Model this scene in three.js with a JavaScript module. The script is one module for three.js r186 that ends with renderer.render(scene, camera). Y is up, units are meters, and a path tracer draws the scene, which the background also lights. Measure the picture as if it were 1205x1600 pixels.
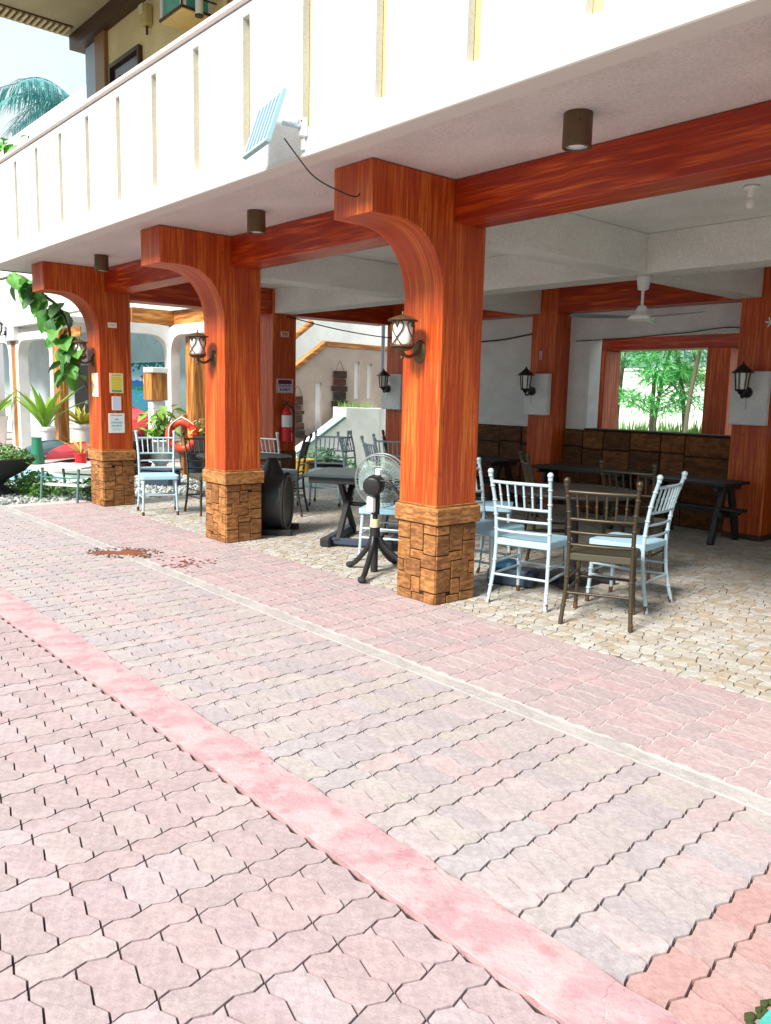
import * as THREE from 'three';
import { mergeGeometries } from 'three/addons/utils/BufferGeometryUtils.js';

// ------------------------------------------------------------------ camera, sky, sun, exposure
const scene = new THREE.Scene();
const renderer = new THREE.WebGLRenderer({ antialias: true });
renderer.setSize(771, 1024);
renderer.toneMapping = THREE.LinearToneMapping;
renderer.toneMappingExposure = 1.9;
renderer.shadowMap.enabled = true;
const EYE = 1.42;
const camera = new THREE.PerspectiveCamera(64.4, 771 / 1024, 0.05, 400);
camera.position.set(0, EYE, 0);
camera.quaternion.setFromRotationMatrix(new THREE.Matrix4().makeBasis(
  new THREE.Vector3(0.65413, 0.02291, -0.75603), new THREE.Vector3(-0.12337, 0.98939, -0.07675), new THREE.Vector3(0.74625, 0.14348, 0.65002)));
camera.updateMatrixWorld();

function mulberry(a) { return () => { a |= 0; a = (a + 0x6d2b79f5) | 0; let t = Math.imul(a ^ (a >>> 15), 1 | a); t = (t + Math.imul(t ^ (t >>> 7), 61 | t)) ^ t; return ((t ^ (t >>> 14)) >>> 0) / 4294967296; }; }
let rnd = mulberry(7);
const rr = (a, b) => a + (b - a) * rnd();
// tiling value noise: period px, py in lattice cells
function makeNoise(seed) {
  const r = mulberry(seed), N = 256, t = new Float32Array(N * N);
  for (let i = 0; i < N * N; i++) t[i] = r();
  return (x, y, px, py) => {
    const x0 = Math.floor(x), y0 = Math.floor(y), fx = x - x0, fy = y - y0, sx = fx * fx * (3 - 2 * fx), sy = fy * fy * (3 - 2 * fy);
    const g = (i, j) => t[(((j % py) + py) % py) * N + (((i % px) + px) % px)];
    const a = g(x0, y0), b = g(x0 + 1, y0), c = g(x0, y0 + 1), d = g(x0 + 1, y0 + 1);
    return a + (b - a) * sx + (c - a) * sy + (a - b - c + d) * sx * sy;
  };
}
const nz = makeNoise(11), nz2 = makeNoise(23);
function fbm(n, u, v, p, oct = 4) { let s = 0, a = 0.5, q = p; for (let i = 0; i < oct; i++) { s += a * n(u * q, v * q, q, q); a *= 0.5; q *= 2; if (q > 256) break; } return s; }

// bright overcast sky: thin white cloud with pale blue thin spots
{
  const w = 512, h = 256, d = new Float32Array(w * h * 4);
  for (let j = 0; j < h; j++) for (let i = 0; i < w; i++) {
    const el = ((j + 0.5) / h - 0.5) * Math.PI, o = (j * w + i) * 4;
    const c = Math.min(1, Math.max(0, (fbm(nz, i / w, j / h, 6, 5) - 0.4) * 3.0));
    const up = Math.max(0, Math.sin(el)), L = 1.06 * (1 + 2 * up) / 3;
    const r0 = 0.55, g0 = 0.9, b0 = 1.0;
    const k = 0.25 + 0.75 * c;
    let R = L * (r0 + (1.0 - r0) * k), G = L * (g0 + (1.0 - g0) * k), B = L * (b0 + (1.0 - b0) * k);
    if (el < 0) { R = 0.34; G = 0.33; B = 0.32; }
    d[o] = R; d[o + 1] = G; d[o + 2] = B; d[o + 3] = 1;
  }
  const t = new THREE.DataTexture(d, w, h, THREE.RGBAFormat, THREE.FloatType);
  t.mapping = THREE.EquirectangularReflectionMapping; t.magFilter = THREE.LinearFilter; t.minFilter = THREE.LinearFilter; t.needsUpdate = true;
  scene.background = t; scene.environment = t;
}
const sun = new THREE.DirectionalLight(0xfff8ee, 4.1);
sun.position.set(1.5, 10.5, 12.5).add(new THREE.Vector3(-4, 0, -4)); sun.target.position.set(-4, 0, -4);
sun.castShadow = true; sun.shadow.radius = 34; sun.shadow.mapSize.set(2048, 2048);
Object.assign(sun.shadow.camera, { left: -26, right: 26, top: 26, bottom: -26, near: 1, far: 80 });
scene.add(sun, sun.target);

// ------------------------------------------------------------------ textures
function tex(w, h, fn, srgb = true) {
  const d = new Uint8Array(w * h * 4);
  for (let j = 0; j < h; j++) for (let i = 0; i < w; i++) { const c = fn(i / w, j / h), o = (j * w + i) * 4; for (let k = 0; k < 3; k++) d[o + k] = Math.max(0, Math.min(255, c[k] ?? c[0])); d[o + 3] = 255; }
  const t = new THREE.DataTexture(d, w, h, THREE.RGBAFormat); t.wrapS = t.wrapT = THREE.RepeatWrapping; t.magFilter = THREE.LinearFilter; t.minFilter = THREE.LinearMipmapLinearFilter; t.generateMipmaps = true;
  if (srgb) t.colorSpace = THREE.SRGBColorSpace; t.needsUpdate = true; return t;
}
const rep = (t, u, v) => { const c = t.clone(); c.repeat.set(u, v); c.needsUpdate = true; return c; };
const mix = (a, b, k) => [a[0] + (b[0] - a[0]) * k, a[1] + (b[1] - a[1]) * k, a[2] + (b[2] - a[2]) * k];
const ss = (a, b, x) => { const t = Math.max(0, Math.min(1, (x - a) / (b - a))); return t * t * (3 - 2 * t); };
// painted wood grain, grain runs along v; covers 0.8 m by 2 m
const woodGrain = (u, v, wob) => {
  const w = fbm(nz2, u, v, 4, 3) * wob;
  const st = nz((u + w) * 64, v * 6, 64, 6) * 0.45 + nz2((u + w) * 128, v * 10, 128, 10) * 0.3 + nz((u + w * 1.3) * 24, v * 3, 24, 3) * 0.45;
  const band = nz2((u + w * 2) * 10, v * 2, 10, 2);
  return { st, band, fleck: nz(u * 200, v * 24, 200, 24) };
};
const woodMap = tex(512, 1024, (u, v) => {
  const { st, band, fleck } = woodGrain(u, v, 0.016), mot = nz(u * 48, v * 5, 48, 5) * 0.5 + nz2(u * 110, v * 14, 110, 14) * 0.5, pl = nz2(Math.floor(u * 7), 3, 7, 8);
  let c = mix([166, 54, 8], [210, 94, 22], ss(0.15, 1, st * 0.5 + mot * 0.55)); c = mix(c, [236, 156, 70], ss(0.42, 0.9, mot * 0.55 + band * 0.25 + st * 0.25) * 0.62); c = mix(c, [112, 28, 4], ss(0.84, 0.97, fleck) * 0.6 + ss(0.74, 1, 1 - st) * 0.35);
  c = mix(c, [140, 40, 6], pl * 0.22); const sm = Math.abs(((u * 7) % 1) - 0.5); return mix(c, [96, 28, 6], ss(0.482, 0.494, sm) * 0.55);
});
const beamMap = tex(512, 1024, (u, v) => {
  const w = fbm(nz2, u, v, 3, 3) * 0.06;
  const st = nz((u + w) * 26, v * 5, 26, 5) * 0.55 + nz2((u + w) * 90, v * 12, 90, 12) * 0.4;
  let c = mix([146, 36, 4], [190, 68, 12], ss(0.25, 0.75, st)); c = mix(c, [216, 108, 34], ss(0.6, 0.9, st)); return c;
});
const paleWood = tex(256, 512, (u, v) => {
  const w = fbm(nz2, u, v, 3, 3) * 0.2; const st = nz((u + w) * 16, v * 4, 16, 4) * 0.6 + nz2((u + w) * 60, v * 8, 60, 8) * 0.35;
  let c = mix([132, 78, 30], [205, 142, 72], ss(0.2, 0.75, st)); const kn = ss(0.86, 0.93, nz(u * 6, v * 5, 6, 5)); return mix(c, [96, 48, 18], kn * 0.7);
});
const grain = (lo, hi, p, spots) => tex(512, 512, (u, v) => {
  const a = fbm(nz, u, v, p, 5), f = nz2(u * 256, v * 256, 256, 256), m = fbm(nz2, u, v, 5, 3);
  let k = lo + (hi - lo) * ss(0.2, 0.75, a * 0.65 + m * 0.35) + (f - 0.5) * 26; if (spots && f > 0.955) k -= spots; return [k, k, k];
});
const concreteMap = grain(208, 234, 26, 70);
const plasterMap = grain(228, 248, 6, 0);
const stoneMap = tex(512, 512, (u, v) => {
  const w = fbm(nz, u, v, 6, 3) * 0.035, st = nz2(u * 10, (v + w) * 40, 10, 40) * 0.4 + nz(u * 20, (v + w) * 110, 20, 110) * 0.3 + fbm(nz, u, v, 20, 4) * 0.5; const f = nz(u * 256, v * 256, 256, 256);
  let c = mix([138, 90, 44], [198, 148, 92], ss(0.3, 0.85, st)); return mix(c, [84, 52, 22], ss(0.88, 1, f) * 0.5);
});
const bandMap = tex(512, 512, (u, v) => {
  const a = fbm(nz, u, v, 8, 5), b = fbm(nz2, u, v, 14, 4), f = nz(u * 256, v * 256, 256, 256), g = nz2(u * 128, v * 128, 128, 128);
  let c = mix([168, 132, 137], [182, 154, 156], ss(0.3, 0.62, a)); c = mix(c, [156, 108, 115], ss(0.5, 0.68, b) * 0.45); c = mix(c, [184, 170, 169], ss(0.6, 0.7, fbm(nz, v, u, 9, 4)) * 0.45);
  c = mix(c, [186, 158, 160], ss(0.8, 0.95, g) * 0.4); const cr = Math.abs(fbm(nz2, u, v, 4, 4) - 0.47); c = mix(c, [120, 74, 78], (1 - ss(0.0, 0.004, cr)) * 0.6);
  return mix(c, [128, 72, 76], ss(0.9, 1, f) * 0.5);
});
const bumpMap = tex(512, 512, (u, v) => { const k = 255 * (fbm(nz2, u, v, 24, 4) * 0.8 + nz(u * 256, v * 256, 256, 256) * 0.2); return [k, k, k]; }, false);

// ------------------------------------------------------------------ materials
const std = (color, o = {}) => new THREE.MeshStandardMaterial({ color, roughness: 0.8, ...o });
const lin = (r, g, b) => new THREE.Color().setRGB(r, g, b);
const M = {
  wood: std(0xffffff, { map: rep(woodMap, 1 / 0.8, 0.5), roughness: 0.46, bumpMap: rep(bumpMap, 2, 0.4), bumpScale: 0.0015 }),
  beam: std(0xffffff, { map: rep(beamMap, 1 / 0.55, 1 / 1.6), roughness: 0.36 }),
  paleWood: std(0xffffff, { map: rep(paleWood, 1 / 0.5, 0.6), roughness: 0.6 }),
  stone: [0xe8dccc, 0xd0c2b4, 0xc2b4a6, 0xdccebc].map((c, i) => std(c, { map: rep(stoneMap, 1.6, 1.6), roughness: 0.72, bumpMap: rep(bumpMap, 3, 3), bumpScale: 0.0018 })),
  darkStone: [0xb59c80, 0x9c8468, 0x8a745c].map((c) => std(c, { map: rep(stoneMap, 1.1, 1.1), roughness: 0.78, bumpMap: rep(bumpMap, 2, 2), bumpScale: 0.004 })),
  mortar: std(0x2e1a0c, { roughness: 0.95 }),
  white: std(lin(0.82, 0.83, 0.83), { map: rep(plasterMap, 0.7, 0.7), roughness: 0.7 }),
  soffit: std(lin(0.76, 0.7, 0.68), { map: rep(plasterMap, 0.5, 0.5), roughness: 0.6 }),
  ceiling: std(lin(0.82, 0.83, 0.79), { map: rep(plasterMap, 0.5, 0.5), roughness: 0.65 }),
  cream: std(lin(0.82, 0.68, 0.36), { map: rep(plasterMap, 0.6, 0.6) }),
  slotCream: std(lin(0.7, 0.57, 0.25), { map: rep(plasterMap, 0.6, 0.6) }),
  paleBlue: std(lin(0.62, 0.74, 0.76), { map: rep(plasterMap, 0.5, 0.5) }),
  blueGrey: std(lin(0.42, 0.52, 0.62)),
  stairWall: std(lin(0.42, 0.33, 0.29), { map: rep(plasterMap, 0.8, 0.8) }),
  darkBrown: std(lin(0.06, 0.025, 0.012), { roughness: 0.5 }),
  brownPaint: std(lin(0.26, 0.13, 0.035), { roughness: 0.5 }),
  bronze: std(lin(0.12, 0.07, 0.03), { roughness: 0.42, metalness: 0.35 }),
  black: std(lin(0.014, 0.014, 0.016), { roughness: 0.45 }),
  blackMatt: std(lin(0.018, 0.02, 0.022), { roughness: 0.8 }),
  darkTable: std(lin(0.014, 0.011, 0.010), { roughness: 0.55, bumpMap: rep(bumpMap, 2, 2), bumpScale: 0.001 }),
  bluish: std(lin(0.03, 0.045, 0.075), { roughness: 0.5 }),
  silver: std(lin(0.42, 0.55, 0.62), { roughness: 0.36, metalness: 0.1 }),
  seatWhite: std(lin(0.36, 0.58, 0.72), { roughness: 0.38 }),
  brownMetal: std(lin(0.055, 0.04, 0.022), { roughness: 0.4, metalness: 0.3 }),
  brownSeat: std(lin(0.06, 0.055, 0.035), { roughness: 0.45 }),
  darkMetal: std(lin(0.03, 0.032, 0.034), { roughness: 0.4, metalness: 0.3 }),
  darkSeat: std(lin(0.05, 0.07, 0.09), { roughness: 0.35 }),
  rust: std(lin(0.1, 0.045, 0.02), { roughness: 0.8 }),
  glass: new THREE.MeshPhysicalMaterial({ color: 0xffffff, transmission: 1, thickness: 0, roughness: 0.15, ior: 1.45 }),
  frost: std(lin(0.8, 0.78, 0.74), { roughness: 0.3 }),
  red: std(lin(0.6, 0.015, 0.02), { roughness: 0.35 }),
  redFabric: std(lin(0.45, 0.02, 0.03), { roughness: 0.9 }),
  orange: std(lin(0.75, 0.07, 0.02), { roughness: 0.4 }),
  rope: std(lin(0.7, 0.68, 0.62), { roughness: 0.9 }),
  green: std(lin(0.02, 0.16, 0.09), { roughness: 0.35 }),
  kayakGrey: std(lin(0.1, 0.17, 0.2), { roughness: 0.35 }),
  potWhite: std(lin(0.76, 0.77, 0.77), { roughness: 0.55 }),
  potYellow: std(lin(0.6, 0.34, 0.04), { roughness: 0.5 }),
  soil: std(lin(0.05, 0.03, 0.02), { roughness: 1 }),
  gravelBase: std(lin(0.2, 0.24, 0.22), { roughness: 1 }),
  terrace: std(lin(0.62, 0.52, 0.50), { map: rep(concreteMap, 0.7, 0.7) }),
  teal: std(lin(0.10, 0.5, 0.44), { map: rep(concreteMap, 1.5, 1.5), roughness: 0.6 }),
  moss: std(lin(0.05, 0.07, 0.015), { map: rep(concreteMap, 6, 6), roughness: 1 }),
  plasticWhite: std(lin(0.78, 0.79, 0.78), { roughness: 0.35 }),
};
const leafMat = (r, g, b, tr = 0.35) => new THREE.MeshPhysicalMaterial({ color: lin(r, g, b), roughness: 0.55, transmission: tr, thickness: 0, side: THREE.DoubleSide });
const L = {
  fig: [leafMat(0.05, 0.22, 0.02, 0.3), leafMat(0.1, 0.34, 0.04, 0.3), leafMat(0.03, 0.14, 0.02, 0.25)],
  lime: leafMat(0.22, 0.42, 0.03), yellow: leafMat(0.5, 0.48, 0.05), mid: leafMat(0.06, 0.24, 0.03), dark: leafMat(0.02, 0.09, 0.03),
  casu: leafMat(0.06, 0.42, 0.12, 0.5), casu2: leafMat(0.11, 0.5, 0.12, 0.5), palm: leafMat(0.07, 0.30, 0.30), hedge: leafMat(0.1, 0.26, 0.02), grass: leafMat(0.16, 0.34, 0.05),
  flower: leafMat(0.75, 0.6, 0.25),
};

// ------------------------------------------------------------------ geometry helpers
const V = (x, y, z) => new THREE.Vector3(x, y, z);
const flat = (g) => { if (g.index) g = g.toNonIndexed(); for (const k of Object.keys(g.attributes)) if (!['position', 'normal', 'uv'].includes(k)) g.deleteAttribute(k); return g; };
function cboxGeo(w, h, d, c) {           // box with chamfered edges, 44 triangles
  const p = [], q = [], W = w / 2, H = h / 2, D = d / 2; c = Math.min(c, W * 0.45, H * 0.45, D * 0.45);
  const tri = (a, b, e) => { const n = V(...b).sub(V(...a)).cross(V(...e).sub(V(...a))), m = V((a[0] + b[0] + e[0]) / 3, (a[1] + b[1] + e[1]) / 3, (a[2] + b[2] + e[2]) / 3); n.dot(m) < 0 ? p.push(...a, ...e, ...b) : p.push(...a, ...b, ...e); };
  const quad = (a, b, e, f) => { tri(a, b, e); tri(a, e, f); };
  const X = (s, u, v) => [s * W, u * (H - c), v * (D - c)], Y = (s, u, v) => [u * (W - c), s * H, v * (D - c)], Z = (s, u, v) => [u * (W - c), v * (H - c), s * D];
  for (const s of [-1, 1]) for (const F of [X, Y, Z]) quad(F(s, -1, -1), F(s, 1, -1), F(s, 1, 1), F(s, -1, 1));
  for (const a of [-1, 1]) for (const b of [-1, 1]) {
    quad(X(a, b, -1), X(a, b, 1), Y(b, a, 1), Y(b, a, -1)); quad(X(a, -1, b), X(a, 1, b), Z(b, a, 1), Z(b, a, -1)); quad(Y(a, -1, b), Y(a, 1, b), Z(b, 1, a), Z(b, -1, a));
    for (const e of [-1, 1]) tri(X(a, b, e), Y(b, a, e), Z(e, a, b));
  }
  const g = new THREE.BufferGeometry(); g.setAttribute('position', new THREE.Float32BufferAttribute(p, 3)); g.computeVertexNormals(); g.setAttribute('uv', new THREE.Float32BufferAttribute(new Float32Array(p.length / 3 * 2), 2)); return g;
}
function metreUV(g, gr = 'y', off = [0, 0]) {
  const P = g.attributes.position, N = g.attributes.normal, uv = new Float32Array(P.count * 2);
  for (let i = 0; i < P.count; i += 3) {
    let nx = 0, ny = 0, nzz = 0; for (let k = 0; k < 3; k++) { nx += Math.abs(N.getX(i + k)); ny += Math.abs(N.getY(i + k)); nzz += Math.abs(N.getZ(i + k)); }
    const ax = nx >= ny && nx >= nzz ? 0 : ny >= nzz ? 1 : 2;
    for (let k = 0; k < 3; k++) {
      const c = [P.getX(i + k), P.getY(i + k), P.getZ(i + k)];
      const gi = { x: 0, y: 1, z: 2 }[gr]; let a, b;
      const o = [0, 1, 2].filter((q) => q !== ax);
      if (o.includes(gi)) { b = c[gi]; a = c[o.find((q) => q !== gi)]; } else { a = c[o[0]]; b = c[o[1]]; }
      uv[(i + k) * 2] = a + off[0]; uv[(i + k) * 2 + 1] = b + off[1];
    }
  }
  g.setAttribute('uv', new THREE.BufferAttribute(uv, 2)); return g;
}
class G {
  constructor() { this.l = []; }
  add(g, m) { g = flat(g); if (m) g.applyMatrix4(m); this.l.push(g); return this; }
  box(w, h, d, x = 0, y = 0, z = 0, c = 0, rot) {
    const g = c ? cboxGeo(w, h, d, c) : new THREE.BoxGeometry(w, h, d);
    return this.add(g, new THREE.Matrix4().compose(V(x, y, z), new THREE.Quaternion().setFromEuler(new THREE.Euler(...(rot || [0, 0, 0]))), V(1, 1, 1)));
  }
  span(x0, x1, y0, y1, z0, z1, c = 0) { return this.box(Math.abs(x1 - x0), Math.abs(y1 - y0), Math.abs(z1 - z0), (x0 + x1) / 2, (y0 + y1) / 2, (z0 + z1) / 2, c); }
  bar(a, b, r, seg = 8, r2 = r) {
    a = V(...a); b = V(...b); const d = b.clone().sub(a), g = new THREE.CylinderGeometry(r2, r, d.length(), seg);
    return this.add(g, new THREE.Matrix4().compose(a.clone().add(b).multiplyScalar(0.5), new THREE.Quaternion().setFromUnitVectors(V(0, 1, 0), d.normalize()), V(1, 1, 1)));
  }
  rod(a, b, w, h) {                       // square bar between two points
    a = V(...a); b = V(...b); const d = b.clone().sub(a), l = d.length(), m = new THREE.Matrix4().lookAt(b, a, V(0, 1, 0)); m.setPosition(a.clone().add(b).multiplyScalar(0.5));
    return this.add(cboxGeo(w, h, l, Math.min(w, h) * 0.12), m);
  }
  tube(pts, r, seg = 6, n = pts.length * 4) { return this.add(new THREE.TubeGeometry(new THREE.CatmullRomCurve3(pts.map((p) => V(...p))), n, r, seg)); }
  ball(r, x, y, z, seg = 8, s = [1, 1, 1]) { return this.add(new THREE.SphereGeometry(r, seg, Math.max(5, seg - 2)), new THREE.Matrix4().compose(V(x, y, z), new THREE.Quaternion(), V(...s))); }
  lathe(pts, seg = 20, x = 0, y = 0, z = 0) { return this.add(new THREE.LatheGeometry(pts.map((p) => new THREE.Vector2(...p)), seg), new THREE.Matrix4().makeTranslation(x, y, z)); }
  torus(R, r, x, y, z, rot = [0, 0, 0], s1 = 10, s2 = 32, arc = Math.PI * 2) { return this.add(new THREE.TorusGeometry(R, r, s1, s2, arc), new THREE.Matrix4().compose(V(x, y, z), new THREE.Quaternion().setFromEuler(new THREE.Euler(...rot)), V(1, 1, 1))); }
  ext(pts, depth, m, bevel = 0) {         // polygon (or Shape) extruded along +z
    const s = Array.isArray(pts) ? new THREE.Shape(pts.map((p) => new THREE.Vector2(...p))) : pts;
    return this.add(new THREE.ExtrudeGeometry(s, { depth, bevelEnabled: bevel > 0, bevelThickness: bevel, bevelSize: bevel, bevelOffset: -bevel, bevelSegments: 1, curveSegments: 14 }), m);
  }
  mesh(name, mat, parent, gr = 'y') {
    let g = this.l.length > 1 ? mergeGeometries(this.l) : this.l[0]; if (gr) metreUV(g, gr, [rr(0, 3), rr(0, 3)]);
    const m = new THREE.Mesh(g, mat); m.name = name; m.castShadow = m.receiveShadow = true; if (parent) parent.add(m); return m;
  }
}
const used = {};
const numbered = (n) => { const k = used[n] = (used[n] ?? -1) + 1; return k ? n + '_' + String(k).padStart(3, '0') : n; };
function tag(o, label, category, group) { Object.assign(o.userData, { label, category }); if (group) o.userData.group = group; return o; }
function thing(name, label, category, [x, y, z] = [0, 0, 0], ry = 0, group) {
  const o = new THREE.Group(); o.name = numbered(name); o.position.set(x, y, z); o.rotation.y = ry; scene.add(o); return tag(o, label, category, group);
}
function single(gb, name, label, category, mat, group, gr = 'y') { const m = gb.mesh(numbered(name), mat, scene, gr); return tag(m, label, category, group); }
function struct(gb, name, mat, gr = 'y') { const m = gb.mesh(numbered(name), mat, scene, gr); m.userData.kind = 'structure'; return m; }
function structGroup(name) { const o = new THREE.Group(); o.name = numbered(name); o.userData.kind = 'structure'; scene.add(o); return o; }
function copy(src, label, [x, y, z], ry = 0) { const c = src.clone(); c.name = numbered(src.name.replace(/_\d{3}$/, '')); c.userData = { ...src.userData, label }; c.position.set(x, y, z); c.rotation.y = ry; scene.add(c); return c; }
const MX = (x, y, z, rx = 0, ry = 0, rz = 0, s = 1) => new THREE.Matrix4().compose(V(x, y, z), new THREE.Quaternion().setFromEuler(new THREE.Euler(rx, ry, rz)), V(s, s, s));
// where a ground point falls in the photograph's frame: only used to choose which pieces are worth a mesh of their own
const seen = (x, y, z) => { const v = V(x, y, z).project(camera); return Math.abs(v.x) < 1.04 && Math.abs(v.y) < 1.04 && v.z < 1; };

// ------------------------------------------------------------------ ground and paving
struct(new G().span(-90, 70, -0.4, -0.05, -90, 60), 'ground', std(lin(0.20, 0.165, 0.15), { map: rep(concreteMap, 0.4, 0.4), roughness: 1 }));

const P1 = 0.335 / 3;
const wave = (t) => { const f = ((t / P1) % 1 + 1) % 1; return 0.0092 * (f < 0.3 ? f / 0.3 : f < 0.7 ? 1 - (f - 0.3) / 0.2 : (f - 1) / 0.3); };
function paverGeo(nx, nzn, S, joint, ch, seed) {     // a zigzag-sided paver of nx by nz units, top at y = 0
  const w = nx * P1, d = nzn * P1, out = [], q = mulberry(seed);
  const K = [0, 0.3, 0.7];
  const side = (n, f) => { for (let i = 0; i < n; i++) for (const k of K) f((i + k) * P1); };
  side(nx, (t) => out.push([t, wave(t)])); side(nzn, (t) => out.push([w + wave(t), t]));
  side(nx, (t) => out.push([w - t, d + wave(w - t)])); side(nzn, (t) => out.push([wave(d - t), d - t]));
  const cx = w / 2, cz = d / 2, n = out.length;
  const ring = (dd) => out.map(([x, z]) => [(cx + (x - cx) * (1 - 2 * dd / w)), (cz + (z - cz) * (1 - 2 * dd / d))]);
  const lo = ring(joint), hi = ring(joint + ch), p = [];
  const wv = hi.map(() => (q() - 0.5) * 0.0012);
  for (let i = 0; i < n; i++) {
    const j = (i + 1) % n, a = [hi[i][0], wv[i], hi[i][1]], b = [hi[j][0], wv[j], hi[j][1]], c = [lo[i][0], -0.03, lo[i][1]], e = [lo[j][0], -0.03, lo[j][1]], m = [cx, 0, cz];
    p.push(...m, ...b, ...a, ...a, ...b, ...e, ...a, ...e, ...c);
  }
  const g = new THREE.BufferGeometry(); g.setAttribute('position', new THREE.Float32BufferAttribute(p.map((v, i) => (i % 3 === 1 ? v : v * S)), 3)); g.computeVertexNormals();
  const uv = []; const ou = q() * 3, ov = q() * 3; for (let i = 0; i < p.length; i += 3) uv.push(p[i] + ou, p[i + 2] + ov);
  g.setAttribute('uv', new THREE.Float32BufferAttribute(uv, 2)); return g;
}
function pavingZone(name, { x0, x1, z0, cells, S = 1, joint, ch, mats, red, base, baseY, tilt, seed, dz = -1 }) {
  rnd = mulberry(seed);
  const U = P1 * S, zone = structGroup(name), kinds = [[1, 2], [2, 1]].map(([a, b]) => [0, 1, 2, 3, 4].map((i) => paverGeo(a, b, S, joint, ch, seed + i * 7 + a)));
  const all = [];
  for (let k = Math.floor((x0 + 0.853) / (3 * U)); -0.853 + k * 3 * U < x1; k++) {
    const xa = -0.853 + k * 3 * U;              // wide row from xa - 3U to xa - U, narrow row from xa - U to xa
    for (let j = 0; j < cells; j++) {
      const za = dz < 0 ? z0 - (j + 1) * 2 * U : z0 + j * 2 * U;
      all.push([xa - U, za, 0], [xa - 3 * U, za, 1], [xa - 3 * U, za + U, 1]);
    }
  }
  const list = all.filter(([x]) => x > x0 && x < x1).map(([x, z, t]) => ({ x, z, t, d: seen(x + U, 0, z + U) || seen(x, 0, z) ? Math.hypot(x, z) : 1e3 + Math.hypot(x, z) })).sort((a, b) => a.d - b.d);
  const rest = [[], [], []];
  list.forEach((e, i) => {
    const g = kinds[e.t][Math.floor(rnd() * 5)], mi = Math.floor(rnd() * mats.length), y = rr(-0.0008, 0.0008), ra = rr(-1, 1) * tilt, rb = rr(-1, 1) * tilt;
    const mat = red && red(e.x + U, e.z + U) ? red(e.x + U, e.z + U) : mats[mi];
    if (i < 298 && e.d < 1e3) { const m = new THREE.Mesh(g, mat); m.name = 'paver'; m.position.set(e.x, y, e.z); m.rotation.set(ra, 0, rb); m.castShadow = m.receiveShadow = true; zone.add(m); }
    else { const c = g.clone(); c.applyMatrix4(MX(e.x, y, e.z, ra, 0, rb)); rest[mi % 3].push(c); }
  });
  rest.forEach((r, i) => { if (r.length) { const m = new THREE.Mesh(mergeGeometries(r), mats[i]); m.name = 'pavers'; m.userData.kind = 'stuff'; m.castShadow = m.receiveShadow = true; zone.add(m); } });
  if (base) { const b = new G().span(x0 - 0.2, x1 + 0.2, -0.045, baseY, z0 - dz * 0.03, z0 + dz * cells * 2 * U).mesh('joint_sand', base, zone); b.receiveShadow = true; }
  return zone;
}
const pav = (cols) => cols.map((c) => std(lin(...c), { map: rep(concreteMap, 2.6, 2.6), roughness: 0.85, bumpMap: rep(bumpMap, 5, 5), bumpScale: 0.0016 }));
const redPav = pav([[0.551, 0.324, 0.308], [0.535, 0.356, 0.340]]);
const tonesA = pav([[0.522, 0.387, 0.395], [0.506, 0.379, 0.395], [0.522, 0.411, 0.411], [0.482, 0.371, 0.379], [0.538, 0.427, 0.443], [0.498, 0.371, 0.379]]);
const tonesB = pav([[0.543, 0.451, 0.460], [0.519, 0.443, 0.443], [0.502, 0.443, 0.460], [0.526, 0.460, 0.443], [0.484, 0.418, 0.435], [0.552, 0.435, 0.443]]);
const tonesC = pav([[0.559, 0.410, 0.419], [0.541, 0.419, 0.428], [0.506, 0.410, 0.419], [0.559, 0.445, 0.445]]);
pavingZone('pavement', { x0: -6.2, x1: 0.6, z0: -1.42, cells: 8, joint: 0.0018, ch: 0.0015, mats: tonesA, base: std(lin(0.08, 0.05, 0.042), { roughness: 1 }), baseY: -0.02, tilt: 0.0025, seed: 41, dz: 1 });
pavingZone('pavement', { x0: -13, x1: -0.5, z0: -1.654, cells: 5, joint: 0.0025, ch: 0.0016, mats: tonesB, red: (x) => (x > -0.86 ? redPav[rnd() < 0.6 ? 0 : 1] : null), base: std(lin(0.09, 0.06, 0.05), { roughness: 1 }), baseY: -0.016, tilt: 0.002, seed: 97 });
pavingZone('pavement', { x0: -10.25, x1: 0.5, z0: -2.89, cells: 4, S: 1.085, joint: 0.0022, ch: 0.002, mats: tonesC, base: std(lin(0.5, 0.43, 0.42), { roughness: 1 }), baseY: -0.0035, tilt: 0.002, seed: 55 });
{ // the smooth mortar-skimmed band between the two fields, its near edge ragged
  const pts = []; rnd = mulberry(3);
  for (let x = -7; x <= 0.6; x += 0.09) pts.push([x, 1.438 + rr(-0.003, 0.003)]);
  for (let x = 0.6; x >= -13; x -= 0.12) pts.push([x, 1.652 + rr(-0.012, 0.012)]);
  pts.push([-13, 1.438]);
  const m = new THREE.Matrix4().makeRotationX(-Math.PI / 2); m.setPosition(0, -0.042, 0);
  struct(new G().ext(pts, 0.043, m, 0.001), 'kerb_strip', std(0xffffff, { map: rep(bandMap, 1 / 0.9, 1 / 0.9), roughness: 0.85, bumpMap: rep(bumpMap, 3, 3), bumpScale: 0.003 }), 'x');
  const q = []; for (let x = -13; x <= 0.6; x += 0.1) q.push([x, 2.774 + rr(-0.004, 0.004)]);
  for (let x = 0.6; x >= -13; x -= 0.1) q.push([x, 2.872 + rr(-0.018, 0.012)]);
  struct(new G().ext(q, 0.043, m, 0.002), 'mortar_strip', std(lin(0.53, 0.49, 0.48), { map: rep(concreteMap, 1.2, 1.2), bumpMap: rep(bumpMap, 3, 3), bumpScale: 0.003 }), 'x');
}
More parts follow.
